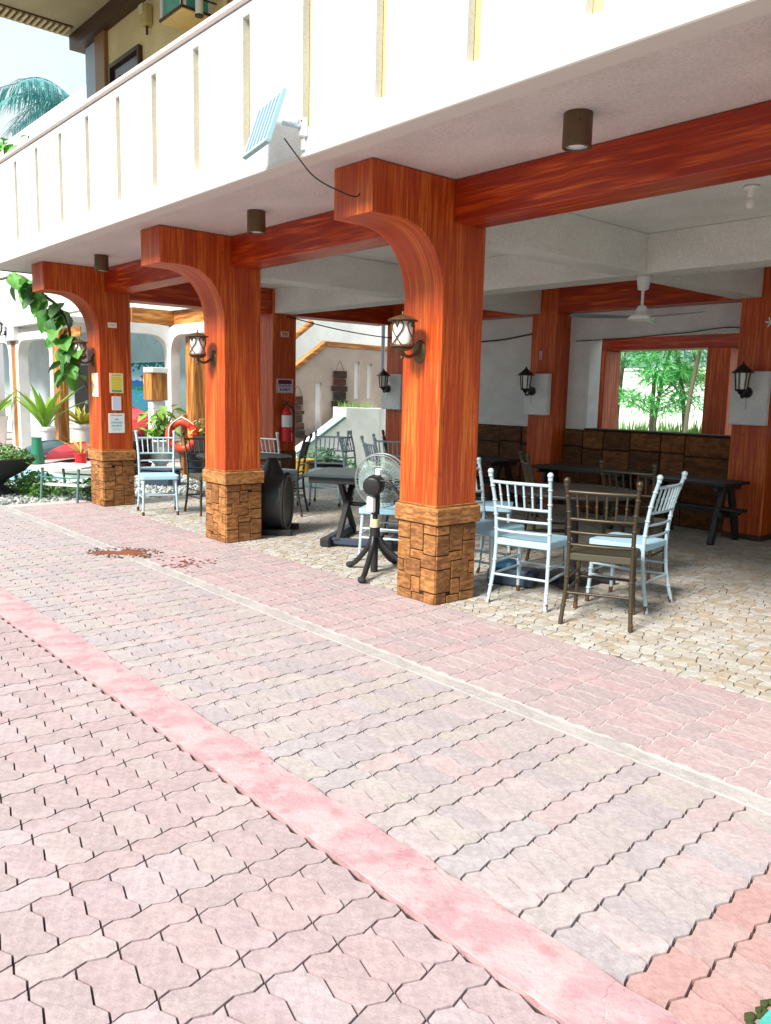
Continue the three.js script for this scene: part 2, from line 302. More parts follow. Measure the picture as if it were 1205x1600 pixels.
{ // turquoise ledge beyond the mossy edge, bottom right
  const t = structGroup('painted_ledge');
  new G().span(-0.69, 0.6, -0.05, 0.012, -2.7, -0.4).mesh('slab', M.teal, t);
  rnd = mulberry(5); const g = new G(); for (let z = -2.7; z < -0.4; z += 0.012) g.ball(rr(0.007, 0.014), -0.703 + rr(-0.008, 0.008), rr(-0.004, 0.012), z, 5, [1, 0.7, 1.4]);
  const mm = g.mesh('moss', M.moss, t); mm.userData.kind = 'stuff';
}
{ // patio floor of broken stone pieces
  rnd = mulberry(77);
  const zone = structGroup('patio_floor'), A = 0.07, X0 = -10.0, X1 = 1.4, Z0 = -8.9, Z1 = -3.86, nx = Math.ceil((X1 - X0) / A), nzc = Math.ceil((Z1 - Z0) / A);
  new G().span(X0, X1, -0.045, -0.007, Z0, Z1).mesh('mortar_bed', std(lin(0.16, 0.14, 0.12), { map: rep(concreteMap, 1, 1), roughness: 1 }), zone);
  const seed = []; for (let j = -1; j <= nzc; j++) for (let i = -1; i <= nx; i++) seed.push([X0 + (i + 0.5 + rr(-0.46, 0.46)) * A, Z0 + (j + 0.5 + rr(-0.46, 0.46)) * A]);
  const at = (i, j) => seed[(j + 1) * (nx + 2) + i + 1];
  const mats = [[0.62, 0.58, 0.52], [0.57, 0.52, 0.46], [0.66, 0.63, 0.58], [0.52, 0.46, 0.38], [0.60, 0.58, 0.55], [0.56, 0.47, 0.36]].map((c) => std(lin(...c), { map: rep(concreteMap, 3, 3), roughness: 0.62 }));
  const tiles = [];
  for (let j = 0; j < nzc; j++) for (let i = 0; i < nx; i++) {
    const [cx, cz] = at(i, j); let poly = [[cx - 0.12, cz - 0.12], [cx + 0.12, cz - 0.12], [cx + 0.12, cz + 0.12], [cx - 0.12, cz + 0.12]];
    const clip = (mx, mz, nxx, nzz) => { const out = []; for (let a = 0; a < poly.length; a++) { const p = poly[a], q = poly[(a + 1) % poly.length], dp = (p[0] - mx) * nxx + (p[1] - mz) * nzz, dq = (q[0] - mx) * nxx + (q[1] - mz) * nzz; if (dp <= 0) out.push(p); if (dp * dq < 0) { const t = dp / (dp - dq); out.push([p[0] + (q[0] - p[0]) * t, p[1] + (q[1] - p[1]) * t]); } } poly = out; };
    for (let b = -2; b <= 2; b++) for (let a = -2; a <= 2; a++) { if (!a && !b) continue; if (i + a < -1 || i + a > nx || j + b < -1 || j + b > nzc) continue; const o = at(i + a, j + b), dx = o[0] - cx, dz = o[1] - cz, l = Math.hypot(dx, dz); clip((cx + o[0]) / 2 - dx / l * 0.0026, (cz + o[1]) / 2 - dz / l * 0.0026, dx / l, dz / l); }
    clip(cx, Z1 - 0.004, 0, 1);
    if (poly.length < 3) continue;
    const s = seen(cx, 0, cz) && cz > -8.6; if (!s && cx > -1) continue;
    tiles.push({ cx, cz, poly, d: s ? Math.hypot(cx, cz) : 99 });
  }
  tiles.sort((a, b) => a.d - b.d);
  const rest = mats.map(() => []);
  tiles.forEach((t, k) => {
    const p = [], n = t.poly.length, h = rr(-0.0012, 0.0012);
    const hi = t.poly.map(([x, z]) => [t.cx + (x - t.cx) * 0.95, h, t.cz + (z - t.cz) * 0.95]);
    for (let a = 0; a < n; a++) { const b = (a + 1) % n, A0 = hi[a], B0 = hi[b], C = [t.poly[a][0], h - 0.008, t.poly[a][1]], D = [t.poly[b][0], h - 0.008, t.poly[b][1]]; p.push(t.cx, h, t.cz, ...B0, ...A0, ...A0, ...B0, ...D, ...A0, ...D, ...C); }
    const local = k < 298; const g = new THREE.BufferGeometry(); g.setAttribute('position', new THREE.Float32BufferAttribute(p, 3));
    const uv = []; for (let a = 0; a < p.length; a += 3) uv.push(p[a], p[a + 2]); g.setAttribute('uv', new THREE.Float32BufferAttribute(uv, 2)); g.computeVertexNormals();
    const mi = Math.floor(rnd() * mats.length);
    if (local) { g.translate(-t.cx, 0, -t.cz); const m = new THREE.Mesh(g, mats[mi]); m.name = 'stone'; m.position.set(t.cx, 0, t.cz); m.castShadow = m.receiveShadow = true; zone.add(m); } else rest[mi].push(g);
  });
  rest.forEach((r, i) => { const m = new THREE.Mesh(mergeGeometries(r), mats[i]); m.name = 'stones'; m.userData.kind = 'stuff'; m.receiveShadow = true; zone.add(m); });
}

// ------------------------------------------------------------------ the building with the open dining patio
rnd = mulberry(201);
const COLX = [-4.035, -6.83, -9.72, -1.255];           // column centres; fronts at z = -3.80
const STONE_FACE = [                                    // hand-laid rectangles: u0, u1, v0, v1 in fractions of the face
  [0, .34, .78, 1], [.34, .68, .66, 1], [.68, 1, .88, 1], [.68, 1, .62, .88], [0, .34, .5, .78], [.34, .68, .54, .66], [0, .17, .34, .5], [.17, .62, .31, .54], [.62, 1, .44, .62],
  [.62, 1, .14, .44], [0, .38, .12, .34], [.38, .62, .1, .31], [0, .4, 0, .12], [.4, .72, 0, .1], [.72, 1, 0, .14]];
function stoneFace(parent, w, h, place, variant) {
  STONE_FACE.forEach(([u0, u1, v0, v1]) => {
    if (variant & 1) [u0, u1] = [1 - u1, 1 - u0]; if (variant & 2) [v0, v1] = [1 - v1, 1 - v0];
    const g = new G().box((u1 - u0) * w - 0.008, (v1 - v0) * h - 0.008, 0.022, 0, 0, 0, 0.003);
    g.l[0].applyMatrix4(place.clone().multiply(MX(((u0 + u1) / 2 - 0.5) * w, (v0 + v1) / 2 * h, rr(-0.002, 0.002), rr(-0.006, 0.006), rr(-0.006, 0.006), 0)));
    g.mesh('stone', M.stone[Math.floor(rnd() * 4)], parent, 'y');
  });
}
function stoneBase(t, variant) {
  new G().span(-0.187, 0.187, -0.02, 0.56, -0.187, 0.187).mesh('core', M.mortar, t);
  new G().span(-0.216, 0.216, 0.55, 0.668, -0.216, 0.216, 0.008).mesh('cap', M.stone[0], t, 'y');
  new G().span(-0.196, 0.196, 0.668, 0.684, -0.205, 0.205, 0.006).mesh('cap_trim', M.stone[3], t, 'y');
  [[0, 0, 0.187], [Math.PI / 2, 0.187, 0], [Math.PI, 0, -0.187], [-Math.PI / 2, -0.187, 0]].forEach(([ry, x, z], i) => stoneFace(t, 0.385, 0.545, MX(x, 0, z, 0, ry, 0), variant + i));
}
function bracketShape() {
  const s = new THREE.Shape(); s.moveTo(-0.19, 0.68); s.lineTo(0.2, 0.68); s.lineTo(0.2, 2.03); s.bezierCurveTo(0.2, 2.28, 0.34, 2.485, 0.60, 2.485); s.lineTo(0.81, 2.485); s.lineTo(0.81, 2.786); s.lineTo(-0.19, 2.786); s.closePath(); return s;
}
const COLLABEL = ['nearest wooden column with curved bracket and stone base, beside the pedestal fan', 'middle wooden column with curved bracket and stone base, in front of the black drum', 'farthest wooden column of the front row, carrying the paper notices', 'wooden column with curved bracket just right of the view'];
COLX.forEach((x, i) => {
  const t = thing('wooden_column', COLLABEL[i], 'column', [x, 0, -4.0], 0, 'bracketed columns along the patio front');
  stoneBase(t, i);
  const m = new THREE.Matrix4().set(0, 0, -1, 0.18, 0, 1, 0, 0, 1, 0, 0, 0, 0, 0, 0, 1);
  new G().ext(bracketShape(), 0.36, m, 0.006).mesh('shaft', M.wood, t, 'y');
});
// beams between the front columns
const beams = [[-1.445, -3.85, 'long wooden beam right of the nearest column, under the balcony ceiling'], [-4.22, -6.645, 'wooden beam spanning from the nearest column to the middle column'], [-7.015, -9.535, 'wooden beam spanning from the middle column to the farthest front column'], [1.4, -1.065, 'wooden beam continuing right beyond the view']];
beams.forEach(([a, b, l]) => single(new G().span(b + 0.001, a - 0.001, 2.525, 2.787, -4.15, -3.88, 0.006), 'wooden_beam', l, 'beam', M.beam, 'beams along the patio front', 'x'));
// balcony slab and ceilings
struct(new G().span(-10.75, 1.6, 2.79, 2.925, -4.1, -2.99), 'balcony_slab', M.soffit, 'x');
struct(new G().span(-9.95, 1.6, 2.79, 2.925, -9.0, -4.101), 'patio_ceiling', M.ceiling, 'x');
{ // parapet with tall slots
  const t = thing('balcony_parapet', 'white balcony parapet wall pierced by tall narrow slots', 'parapet wall');
  const X0 = -10.75, X1 = 1.6, s = new THREE.Shape(); s.moveTo(X0, 2.785); s.lineTo(X1, 2.785); s.lineTo(X1, 3.79); s.lineTo(X0, 3.79); s.closePath();
  for (let i = -1; i < 18; i++) { const x = -9.265 + i * 0.6515; if (x > 1.3) break; const h = new THREE.Path(); h.moveTo(x - 0.042, 2.925); h.lineTo(x - 0.042, 3.72); h.lineTo(x + 0.042, 3.72); h.lineTo(x + 0.042, 2.925); h.closePath(); s.holes.push(h); }
  new G().ext(s, 0.045, MX(0, 0, -2.905), 0.003).mesh('slotted_panel', M.white, t, 'x');
  new G().span(X0, X1, 3.795, 3.84, -3.0, -2.83, 0.012).mesh('coping', std(lin(0.74, 0.66, 0.62), { roughness: 0.7 }), t, 'x');
  new G().span(X0, X1, 2.76, 2.786, -2.985, -2.85, 0.006).mesh('drip_edge', std(lin(0.66, 0.62, 0.58)), t, 'x');
  new G().span(X0, X1, 2.93, 3.785, -2.995, -2.91).mesh('inner_lining', M.slotCream, t, 'x');
  new G().span(X0 + 0.001, X0 + 0.1, 2.79, 3.79, -4.4, -3.0).mesh('end_panel', M.white, t, 'x');
}
{ // upper storey
  const t = thing('upper_storey', 'cream upper storey wall with brown posts above the balcony', 'building');
  new G().span(-9.66, 1.6, 2.93, 5.58, -4.25, -4.05).span(-9.95, -9.75, 2.93, 5.58, -9, -4.25).mesh('wall', M.cream, t, 'x');
  new G().span(-9.94, -9.66, 2.93, 5.58, -4.2, -4.0, 0.01).mesh('corner_post', M.brownPaint, t);
  new G().span(-10.35, -9.945, 2.93, 5.5, -4.35, -4.05, 0.01).mesh('pale_post', M.blueGrey, t);
  new G().span(-6.95, -6.7, 2.93, 5.58, -4.1, -4.02, 0.008).mesh('door_post', M.brownPaint, t);
  const w = new G().span(-9.56, -8.76, 3.9, 5.03, -4.06, -4.035).mesh('window', std(lin(0.02, 0.018, 0.02), { roughness: 0.2 }), t);
  new G().span(-9.56, -8.76, 4.99, 5.035, -4.035, -4.0).span(-9.56, -9.52, 3.9, 4.99, -4.035, -4.0).span(-8.8, -8.76, 3.9, 4.99, -4.035, -4.0).mesh('frame', M.darkBrown, w);
  const c = new G(); for (let i = 0; i < 14; i++) c.bar([-9.3 + i * 0.036, 3.9, -4.03 + (i % 2) * 0.01], [-9.3 + i * 0.036, 4.86 - (i / 14) * 0.1, -4.03 + (i % 2) * 0.01], 0.022, 6); c.mesh('curtain', M.redFabric, w);
}
{ // roof with a louvred strip along its eave
  const t = thing('roof_eave', 'overhanging roof eave with a louvred vent strip, top left', 'roof');
  new G().span(-10.55, 1.6, 5.6, 5.75, -9.2, -2.2).mesh('soffit_board', std(lin(0.52, 0.45, 0.28), { map: rep(plasterMap, 0.6, 0.6) }), t, 'x');
  new G().span(-10.6, 1.6, 5.75, 5.92, -9.25, -2.15).mesh('roofing', M.blueGrey, t, 'x');
  new G().span(-10.5, 1.6, 5.44, 5.6, -4.3, -3.92).mesh('wall_plate', M.darkBrown, t, 'x');
  new G().span(-10.48, -10.2, 5.585, 5.602, -3.86, -2.3).mesh('vent_recess', M.darkBrown, t, 'x');
  for (let i = 0; i < 22; i++) new G().box(0.26, 0.03, 0.03, -10.34, 5.578, -3.82 + i * 0.068, 0.004).mesh('slat', M.cream, t, 'x');
}
{ // glazed box under the eave
  const t = thing('glass_box', 'white framed glass box with a cream bottom fixed to the upper wall', 'wall box', [-7.485, 4.84, -3.9]);
  new G().box(0.43, 0.02, 0.3, 0, 0.01, 0, 0.004).mesh('bottom_panel', M.cream, t);
  const f = new G(); for (const x of [-0.2, 0.2]) for (const z of [-0.135, 0.135]) f.box(0.045, 0.6, 0.045, x, 0.33, z, 0.005); f.box(0.44, 0.05, 0.31, 0, 0.645, 0, 0.006); f.mesh('frame', M.white, t);
  new G().box(0.45, 0.022, 0.012, 0, 0.02, 0.16).box(0.012, 0.022, 0.32, 0.22, 0.02, 0).box(0.012, 0.022, 0.32, -0.22, 0.02, 0).box(0.014, 0.66, 0.014, 0.224, 0.34, 0.16).mesh('trim', M.darkBrown, t);
  const gm = new THREE.MeshPhysicalMaterial({ color: lin(0.25, 0.75, 0.72), transmission: 0.7, thickness: 0, roughness: 0.1 });
  new G().box(0.355, 0.56, 0.006, 0, 0.32, 0.14).mesh('pane', gm, t); new G().box(0.006, 0.56, 0.225, 0.205, 0.32, 0).mesh('pane', gm, t);
  const b = thing('meter_box', 'small yellowish electric box on the upper wall', 'electric box', [-8.56, 5.12, -4.05]);
  new G().box(0.13, 0.2, 0.09, 0, 0.13, 0.045, 0.015).mesh('casing', std(lin(0.5, 0.42, 0.16), { roughness: 0.5 }), b); new G().box(0.09, 0.09, 0.03, 0, 0.18, 0.1, 0.01).mesh('cover', std(lin(0.62, 0.56, 0.32)), b); new G().bar([0, 0.035, 0.04], [0, -0.05, 0.04], 0.014).mesh('cable_gland', M.darkBrown, b);
  const c = thing('wall_camera', 'white cylindrical camera with dark green top beside the glass box', 'camera', [-7.16, 4.78, -3.86]);
  new G().bar([0, 0, 0], [0, 0.18, 0], 0.035, 14).mesh('body', M.plasticWhite, c); new G().bar([0, 0.18, 0], [0, 0.5, 0], 0.036, 14).mesh('housing', std(lin(0.01, 0.07, 0.04), { roughness: 0.4 }), c); new G().bar([0, -0.012, 0], [0, 0.0, 0], 0.04, 14).mesh('base_ring', M.black, c); new G().bar([0, 0.14, 0], [0.05, 0.12, -0.15], 0.008).mesh('bracket', M.black, c);
}
// downlights under the balcony
const spots = [[-2.57, -3.42, 'brown cylinder downlight right of the nearest column'], [-5.6, -3.49, 'brown cylinder downlight between the nearest and middle columns'], [-8.63, -3.49, 'brown cylinder downlight between the middle and farthest columns']];
spots.forEach(([x, z, l]) => {
  const t = thing('ceiling_downlight', l, 'ceiling light', [x, 2.79, z], 0, 'cylinder downlights under the balcony');
  new G().lathe([[0.0, -0.002], [0.069, -0.002], [0.071, -0.006], [0.071, -0.159], [0.067, -0.162], [0.057, -0.162], [0.055, -0.135], [0, -0.135]], 28).mesh('casing', M.bronze, t);
  new G().lathe([[0.0, -0.158], [0.025, -0.156], [0.042, -0.15], [0.051, -0.137]], 20).mesh('lens', M.frost, t);
  new G().torus(0.051, 0.004, 0, -0.15, 0, [Math.PI / 2, 0, 0], 6, 24).mesh('ring', M.silver, t);
  new G().ball(0.006, -0.071, -0.05, 0.01, 6).mesh('screw', M.darkMetal, t); new G().ball(0.006, 0.05, -0.05, 0.05, 6).mesh('screw', M.darkMetal, t);
});
// interior grid of beams
single(new G().span(-9.53, 1.6, 2.47, 2.789, -6.52, -6.22, 0.004), 'ceiling_beam', 'white cross beam over the patio running parallel to the front', 'beam', M.ceiling, null, 'x');
[[-4.035, 'white ceiling beam running back from the nearest column, under which the fan hangs'], [-6.83, 'white ceiling beam running back from the middle column'], [-1.255, 'white ceiling beam at the far right of the patio']].forEach(([x, l]) => {
  const g = new G().span(x - 0.14, x + 0.14, 2.472, 2.788, -6.219, -4.151, 0.004).span(x - 0.14, x + 0.14, 2.472, 2.788, -8.349, -6.521, 0.004); single(g, 'ceiling_beam', l, 'beam', M.ceiling, null, 'z');
});
single(new G().span(-9.86, -9.54, 2.46, 2.786, -6.19, -4.19, 0.006), 'side_beam', 'dark wooden side beam from the farthest front column to the fire extinguisher column', 'beam', M.beam, null, 'z');
single(new G().span(-9.86, -9.54, 2.462, 2.786, -8.349, -6.57, 0.006), 'side_beam', 'dark wooden side beam behind the fire extinguisher column', 'beam', M.beam, null, 'z');
// rear columns
const BACK = [[-3.9, 'plain wooden rear column at the right, behind the picnic table'], [-6.62, 'plain wooden rear column left of the garden opening'], [-9.44, 'plain wooden rear column beside the stairs'], [-1.15, 'plain wooden rear column out of view at the right']];
BACK.forEach(([x, l]) => {
  const t = thing('rear_column', l, 'column', [x, 0, -8.55], 0, 'plain wooden columns along the back wall');
  new G().span(-0.2, 0.2, 0, 2.787, -0.2, 0.2, 0.006).mesh('shaft', M.wood, t);
  if (x === -6.62) for (const k of [-0.05, -0.025]) new G().box(0.008, 0.11, 0.003, k, 1.95, 0.202).mesh('tape_strip', M.plasticWhite, t);
  if (x === -3.9) for (const k of [0.5, -0.6, 1.5]) new G().box(0.012, 0.11, 0.003, 0.12, 2.22, 0.202 + k * 0.002, 0, [0, 0, k]).mesh('tape_strip', M.plasticWhite, t);
  new G().span(-0.21, 0.21, 0, 0.06, -0.21, 0.21, 0.006).mesh('skirting', M.darkBrown, t);
});
{
  const t = thing('side_column', 'dark wooden column carrying the fire extinguisher and a framed sign', 'column', [-9.7, 0, -6.38]);
  new G().span(-0.19, 0.19, 0.6, 2.787, -0.19, 0.19, 0.006).mesh('shaft', M.wood, t); new G().span(-0.2, 0.2, 0, 0.6, -0.2, 0.2, 0.01).mesh('base', M.darkStone[2], t, 'x');
}
[[-3.7, -1.35, 'dark wooden beam along the back wall at the far right'], [-6.42, -4.1, 'dark wooden beam above the garden opening'], [-9.24, -6.82, 'dark wooden beam above the white back wall panel']].forEach(([a, b, l]) => single(new G().span(a, b, 2.47, 2.786, -8.7, -8.351, 0.006), 'rear_beam', l, 'beam', M.beam, 'beams along the back wall', 'x'));
function wainscot(x0, x1, label) {
  const t = thing('stone_wainscot', label, 'wall', [x0, 0, -8.6]), w = x1 - x0;
  new G().span(0, w, 0, 1.035, -0.2, 0).mesh('backing', M.mortar, t);
  let x = 0.006; while (x < w - 0.05) {
    let cw = rr(0.28, 0.44); if (w - x - cw < 0.2) cw = w - x - 0.004; let y = 0.004; const split = rnd() < 0.5 ? [0.3, 0.26, 0.26, 0.21] : [0.22, 0.34, 0.24, 0.23];
    split.forEach((h) => { const d = rr(0.03, 0.045); new G().box(cw - 0.012, h - 0.01, d, x + cw / 2, y + h / 2, d / 2 - 0.003, 0.008).mesh('stone', M.darkStone[Math.floor(rnd() * 3)], t, 'y'); y += h; });
    x += cw;
  }
}
wainscot(-9.235, -6.825, 'dark stone wainscot below the white back wall panel');
wainscot(-6.415, -4.105, 'dark stone wainscot below the garden opening');
wainscot(-3.695, -1.355, 'dark stone wainscot right of the right rear column');
{
  const t = thing('white_wall', 'plain white wall panel left of the garden opening', 'wall');
  new G().span(-9.235, -6.825, 1.036, 2.469, -8.8, -8.61).mesh('panel', M.white, t, 'x'); new G().span(-9.235, -6.825, 1.036, 1.06, -8.61, -8.56, 0.004).mesh('ledge', M.white, t, 'x');
  const r = thing('white_wall', 'plain white wall panel right of the right rear column', 'wall'); new G().span(-3.695, -1.355, 1.036, 2.469, -8.8, -8.61).mesh('panel', M.white, r, 'x');
  const u = thing('window_surround', 'white surround of the large unglazed garden opening', 'window');
  new G().span(-6.415, -6.1, 1.036, 2.469, -8.85, -8.62).mesh('jamb', M.white, u); new G().span(-4.42 + 0.2, -4.105, 1.036, 2.469, -8.85, -8.62).mesh('jamb', M.white, u);
  new G().span(-6.1, -4.22, 2.17, 2.469, -8.85, -8.62).mesh('lintel', M.white, u, 'x');
  new G().span(-6.1, -4.22, 1.03, 1.055, -8.9, -8.57, 0.006).mesh('sill', M.mortar, u, 'x');
}
// white lantern plates
const plates = [[-4.1, -3.72, 1.19, 1.735, 'white lantern plate on the right rear column'], [-6.83, -6.46, 1.2, 1.72, 'white lantern plate on the rear column left of the garden opening'], [-9.66, -9.22, 1.19, 1.72, 'white lantern plate on the rear column beside the stairs']];
plates.forEach(([a, b, c, d, l]) => single(new G().span(a, b, c, d, -8.349, -8.27, 0.008), 'lantern_plate', l, 'wall plate', M.white, 'white plates behind the black lanterns', 'x'));

// ------------------------------------------------------------------ lanterns, fan, signs and other fixtures
rnd = mulberry(303);
function coachLamp(name, label, p, ry, group) {          // black hexagonal wall lantern
  const t = thing(name, label, 'wall lantern', p, ry, group);
  new G().lathe([[0, 0.26], [0.008, 0.25], [0.012, 0.235], [0.02, 0.225], [0.105, 0.15], [0.108, 0.142], [0, 0.142]], 6, 0, 0, 0.14).mesh('roof', M.black, t);
  const c = new G(); for (let k = 0; k < 6; k++) { const a = k * Math.PI / 3; c.bar([0.052 * Math.sin(a), -0.03, 0.14 + 0.052 * Math.cos(a)], [0.072 * Math.sin(a), 0.145, 0.14 + 0.072 * Math.cos(a)], 0.007, 5); }
  c.lathe([[0, -0.075], [0.02, -0.07], [0.035, -0.045], [0.06, -0.035], [0.062, -0.022], [0, -0.022]], 6, 0, 0, 0.14).lathe([[0.055, -0.03], [0.058, -0.02]], 6, 0, 0, 0.14).mesh('cage', M.black, t);
  new G().lathe([[0.048, -0.025], [0.066, 0.142]], 6, 0, 0, 0.14).mesh('glass', M.frost, t);
  new G().bar([0, -0.05, 0.0], [0, -0.05, 0.03], 0.055, 16).tube([[0, -0.05, 0.02], [0, -0.09, 0.07], [0, -0.1, 0.12], [0, -0.07, 0.14]], 0.012, 6).mesh('mount', M.black, t);
  new G().bar([0, -0.08, 0.02], [0, -0.22, 0.015], 0.002, 4).mesh('pull_cord', M.darkMetal, t);
  return t;
}
coachLamp('wall_lantern', 'black coach lantern on the white plate right of the garden opening', [-3.92, 1.57, -8.27], 0, 'black lanterns on the back columns');
coachLamp('wall_lantern', 'black coach lantern on the white plate left of the garden opening', [-6.70, 1.55, -8.27], 0, 'black lanterns on the back columns');
coachLamp('wall_lantern', 'black coach lantern on the white plate beside the stairs', [-9.5, 1.55, -8.27], 0.3, 'black lanterns on the back columns');
function scrollLamp(label, p) {                        // bronze jar lantern with scroll-work cage
  const t = thing('scroll_lantern', label, 'wall lantern', p, 0, 'scroll-work lanterns on the front columns');
  const z = 0.16;
  new G().lathe([[0.02, -0.105], [0.06, -0.095], [0.066, -0.07], [0.07, 0.075], [0, 0.078]], 24, 0, 0, z).mesh('glass_jar', M.frost, t);
  new G().lathe([[0, 0.135], [0.008, 0.13], [0.006, 0.115], [0.014, 0.108], [0.05, 0.1], [0.098, 0.078], [0.102, 0.07], [0.06, 0.074], [0, 0.074]], 24, 0, 0, z).mesh('lid', M.bronze, t);
  const c = new G();
  for (let k = 0; k < 4; k++) {
    const a0 = k * Math.PI / 2 + 0.3; const pt = (a, y, r = 0.075) => [r * Math.sin(a0 + a), y, z + r * Math.cos(a0 + a)];
    for (const s of [-1, 1]) c.tube([pt(0, 0.03), pt(s * 0.25, 0.066), pt(s * 0.55, 0.05), pt(s * 0.5, 0.015), pt(s * 0.1, -0.03), pt(-s * 0.3, -0.07), pt(-s * 0.5, -0.09)], 0.005, 5, 24);
  }
  c.torus(0.074, 0.006, 0, 0.07, z, [Math.PI / 2, 0, 0], 6, 24).torus(0.07, 0.009, 0, -0.09, z, [Math.PI / 2, 0, 0], 6, 24).lathe([[0, -0.15], [0.012, -0.14], [0.01, -0.125], [0.05, -0.115], [0.07, -0.1], [0, -0.1]], 20, 0, 0, z).mesh('scroll_cage', M.bronze, t);
  new G().tube([[0, -0.13, z], [0, -0.155, z - 0.04], [0, -0.15, z - 0.09], [0, -0.12, 0.02]], 0.012, 8).ball(0.014, 0, -0.165, z, 8).mesh('arm', M.bronze, t);
  new G().add(new THREE.LatheGeometry([[0, 0.03], [0.03, 0.026], [0.045, 0.015], [0.058, 0.008], [0.06, 0]].map((q) => new THREE.Vector2(...q)), 20), MX(0, -0.12, 0, Math.PI / 2, 0, 0).multiply(new THREE.Matrix4().makeScale(1, 1, 1.35))).mesh('back_plate', M.bronze, t);
}
scrollLamp('bronze scroll-work lantern on the nearest front column', [-4.05, 1.825, -3.8]);
scrollLamp('bronze scroll-work lantern on the middle front column', [-6.84, 1.825, -3.8]);
scrollLamp('bronze scroll-work lantern on the farthest front column, half hidden by leaves', [-9.72, 1.86, -3.8]);
{ // ceiling fan under the beam crossing
  const t = thing('ceiling_fan', 'white ceiling fan with three thin blades under the white beam', 'ceiling fan', [-4.0, 2.47, -6.36]);
  new G().lathe([[0, 0], [0.055, 0], [0.06, -0.01], [0.045, -0.11], [0.02, -0.12], [0, -0.12]], 20).mesh('canopy', M.white, t);
  new G().bar([0, -0.11, 0], [0, -0.26, 0], 0.013, 10).mesh('rod', M.white, t);
  new G().lathe([[0, -0.24], [0.03, -0.245], [0.05, -0.275], [0.055, -0.31], [0.1, -0.325], [0.115, -0.345], [0.11, -0.365], [0.06, -0.375], [0, -0.376]], 24).mesh('motor', M.plasticWhite, t);
  for (let k = 0; k < 3; k++) {
    const s = new THREE.Shape(); s.moveTo(0.1, -0.03); s.quadraticCurveTo(0.35, -0.075, 0.6, -0.05); s.quadraticCurveTo(0.64, 0, 0.6, 0.05); s.quadraticCurveTo(0.35, 0.06, 0.1, 0.03); s.closePath();
    const a = -0.15 + k * Math.PI * 2 / 3; new G().ext(s, 0.004, new THREE.Matrix4().makeRotationY(a).multiply(MX(0, -0.345, 0, -Math.PI / 2 + 0.18, 0, 0)), 0.001).mesh('blade', std(lin(0.2, 0.26, 0.3), { roughness: 0.3 }), t);
  }
}
[[-2.6, 2.79, -5.3, 'small bare bulb in a socket on the ceiling at the right'], [-5.25, 2.79, -7.4, 'small bare bulb in a socket on the ceiling left of the fan']].forEach(([x, y, z, l]) => {
  const t = thing('ceiling_bulb', l, 'light bulb', [x, y, z], 0, 'bare bulbs on the ceiling');
  new G().lathe([[0, 0], [0.05, 0], [0.045, -0.02], [0.022, -0.03], [0.02, -0.075], [0, -0.075]], 16).mesh('socket', M.plasticWhite, t); new G().ball(0.03, 0, -0.105, 0, 12, [1, 1.3, 1]).mesh('bulb', M.frost, t);
});
{ // solar panel on the parapet
  const t = thing('solar_panel', 'small tilted solar panel on the front of the balcony parapet', 'solar panel', [-4.25, 2.95, -2.70]);
  t.rotation.set(-0.33, -0.216, 0, 'YXZ');
  new G().box(0.4, 0.31, 0.018, 0, 0, 0, 0.004).mesh('frame', M.plasticWhite, t, 'x');
  for (let i = 0; i < 6; i++) new G().box(0.04, 0.268, 0.005, -0.155 + i * 0.062, 0, 0.0095, 0.001).mesh('cell', std(lin(0.1, 0.22, 0.4), { roughness: 0.5 }), t, 'x');
  new G().box(0.41, 0.012, 0.03, 0, -0.157, 0, 0.003).box(0.012, 0.31, 0.03, 0.2, 0, 0, 0.003).mesh('edge_strip', std(lin(0.35, 0.55, 0.6)), t, 'x');
  const b = thing('panel_bracket', 'pale metal bracket holding the solar panel off the parapet', 'bracket', [-4.06, 2.8, -2.86]);
  new G().box(0.06, 0.1, 0.035, 0.0, 0.12, 0.02, 0.006).box(0.035, 0.16, 0.015, -0.01, 0.08, 0.01, 0.003).mesh('mount', M.plasticWhite, b); new G().bar([0.0, 0.12, 0.04], [-0.06, 0.14, 0.12], 0.012).mesh('arm', M.silver, b); new G().ball(0.007, 0.015, 0.15, 0.036, 8).mesh('bolt', M.darkMetal, b);
  single(new G().tube([[-4.1, 2.85, -2.74], [-4.06, 2.77, -2.79], [-4.03, 2.66, -2.9], [-3.99, 2.6, -3.05], [-3.97, 2.585, -3.175], [-3.96, 2.62, -3.2]], 0.0042, 6, 40), 'cable', 'thin black cable sagging from the solar panel to the nearest bracket', 'cable', M.black);
}
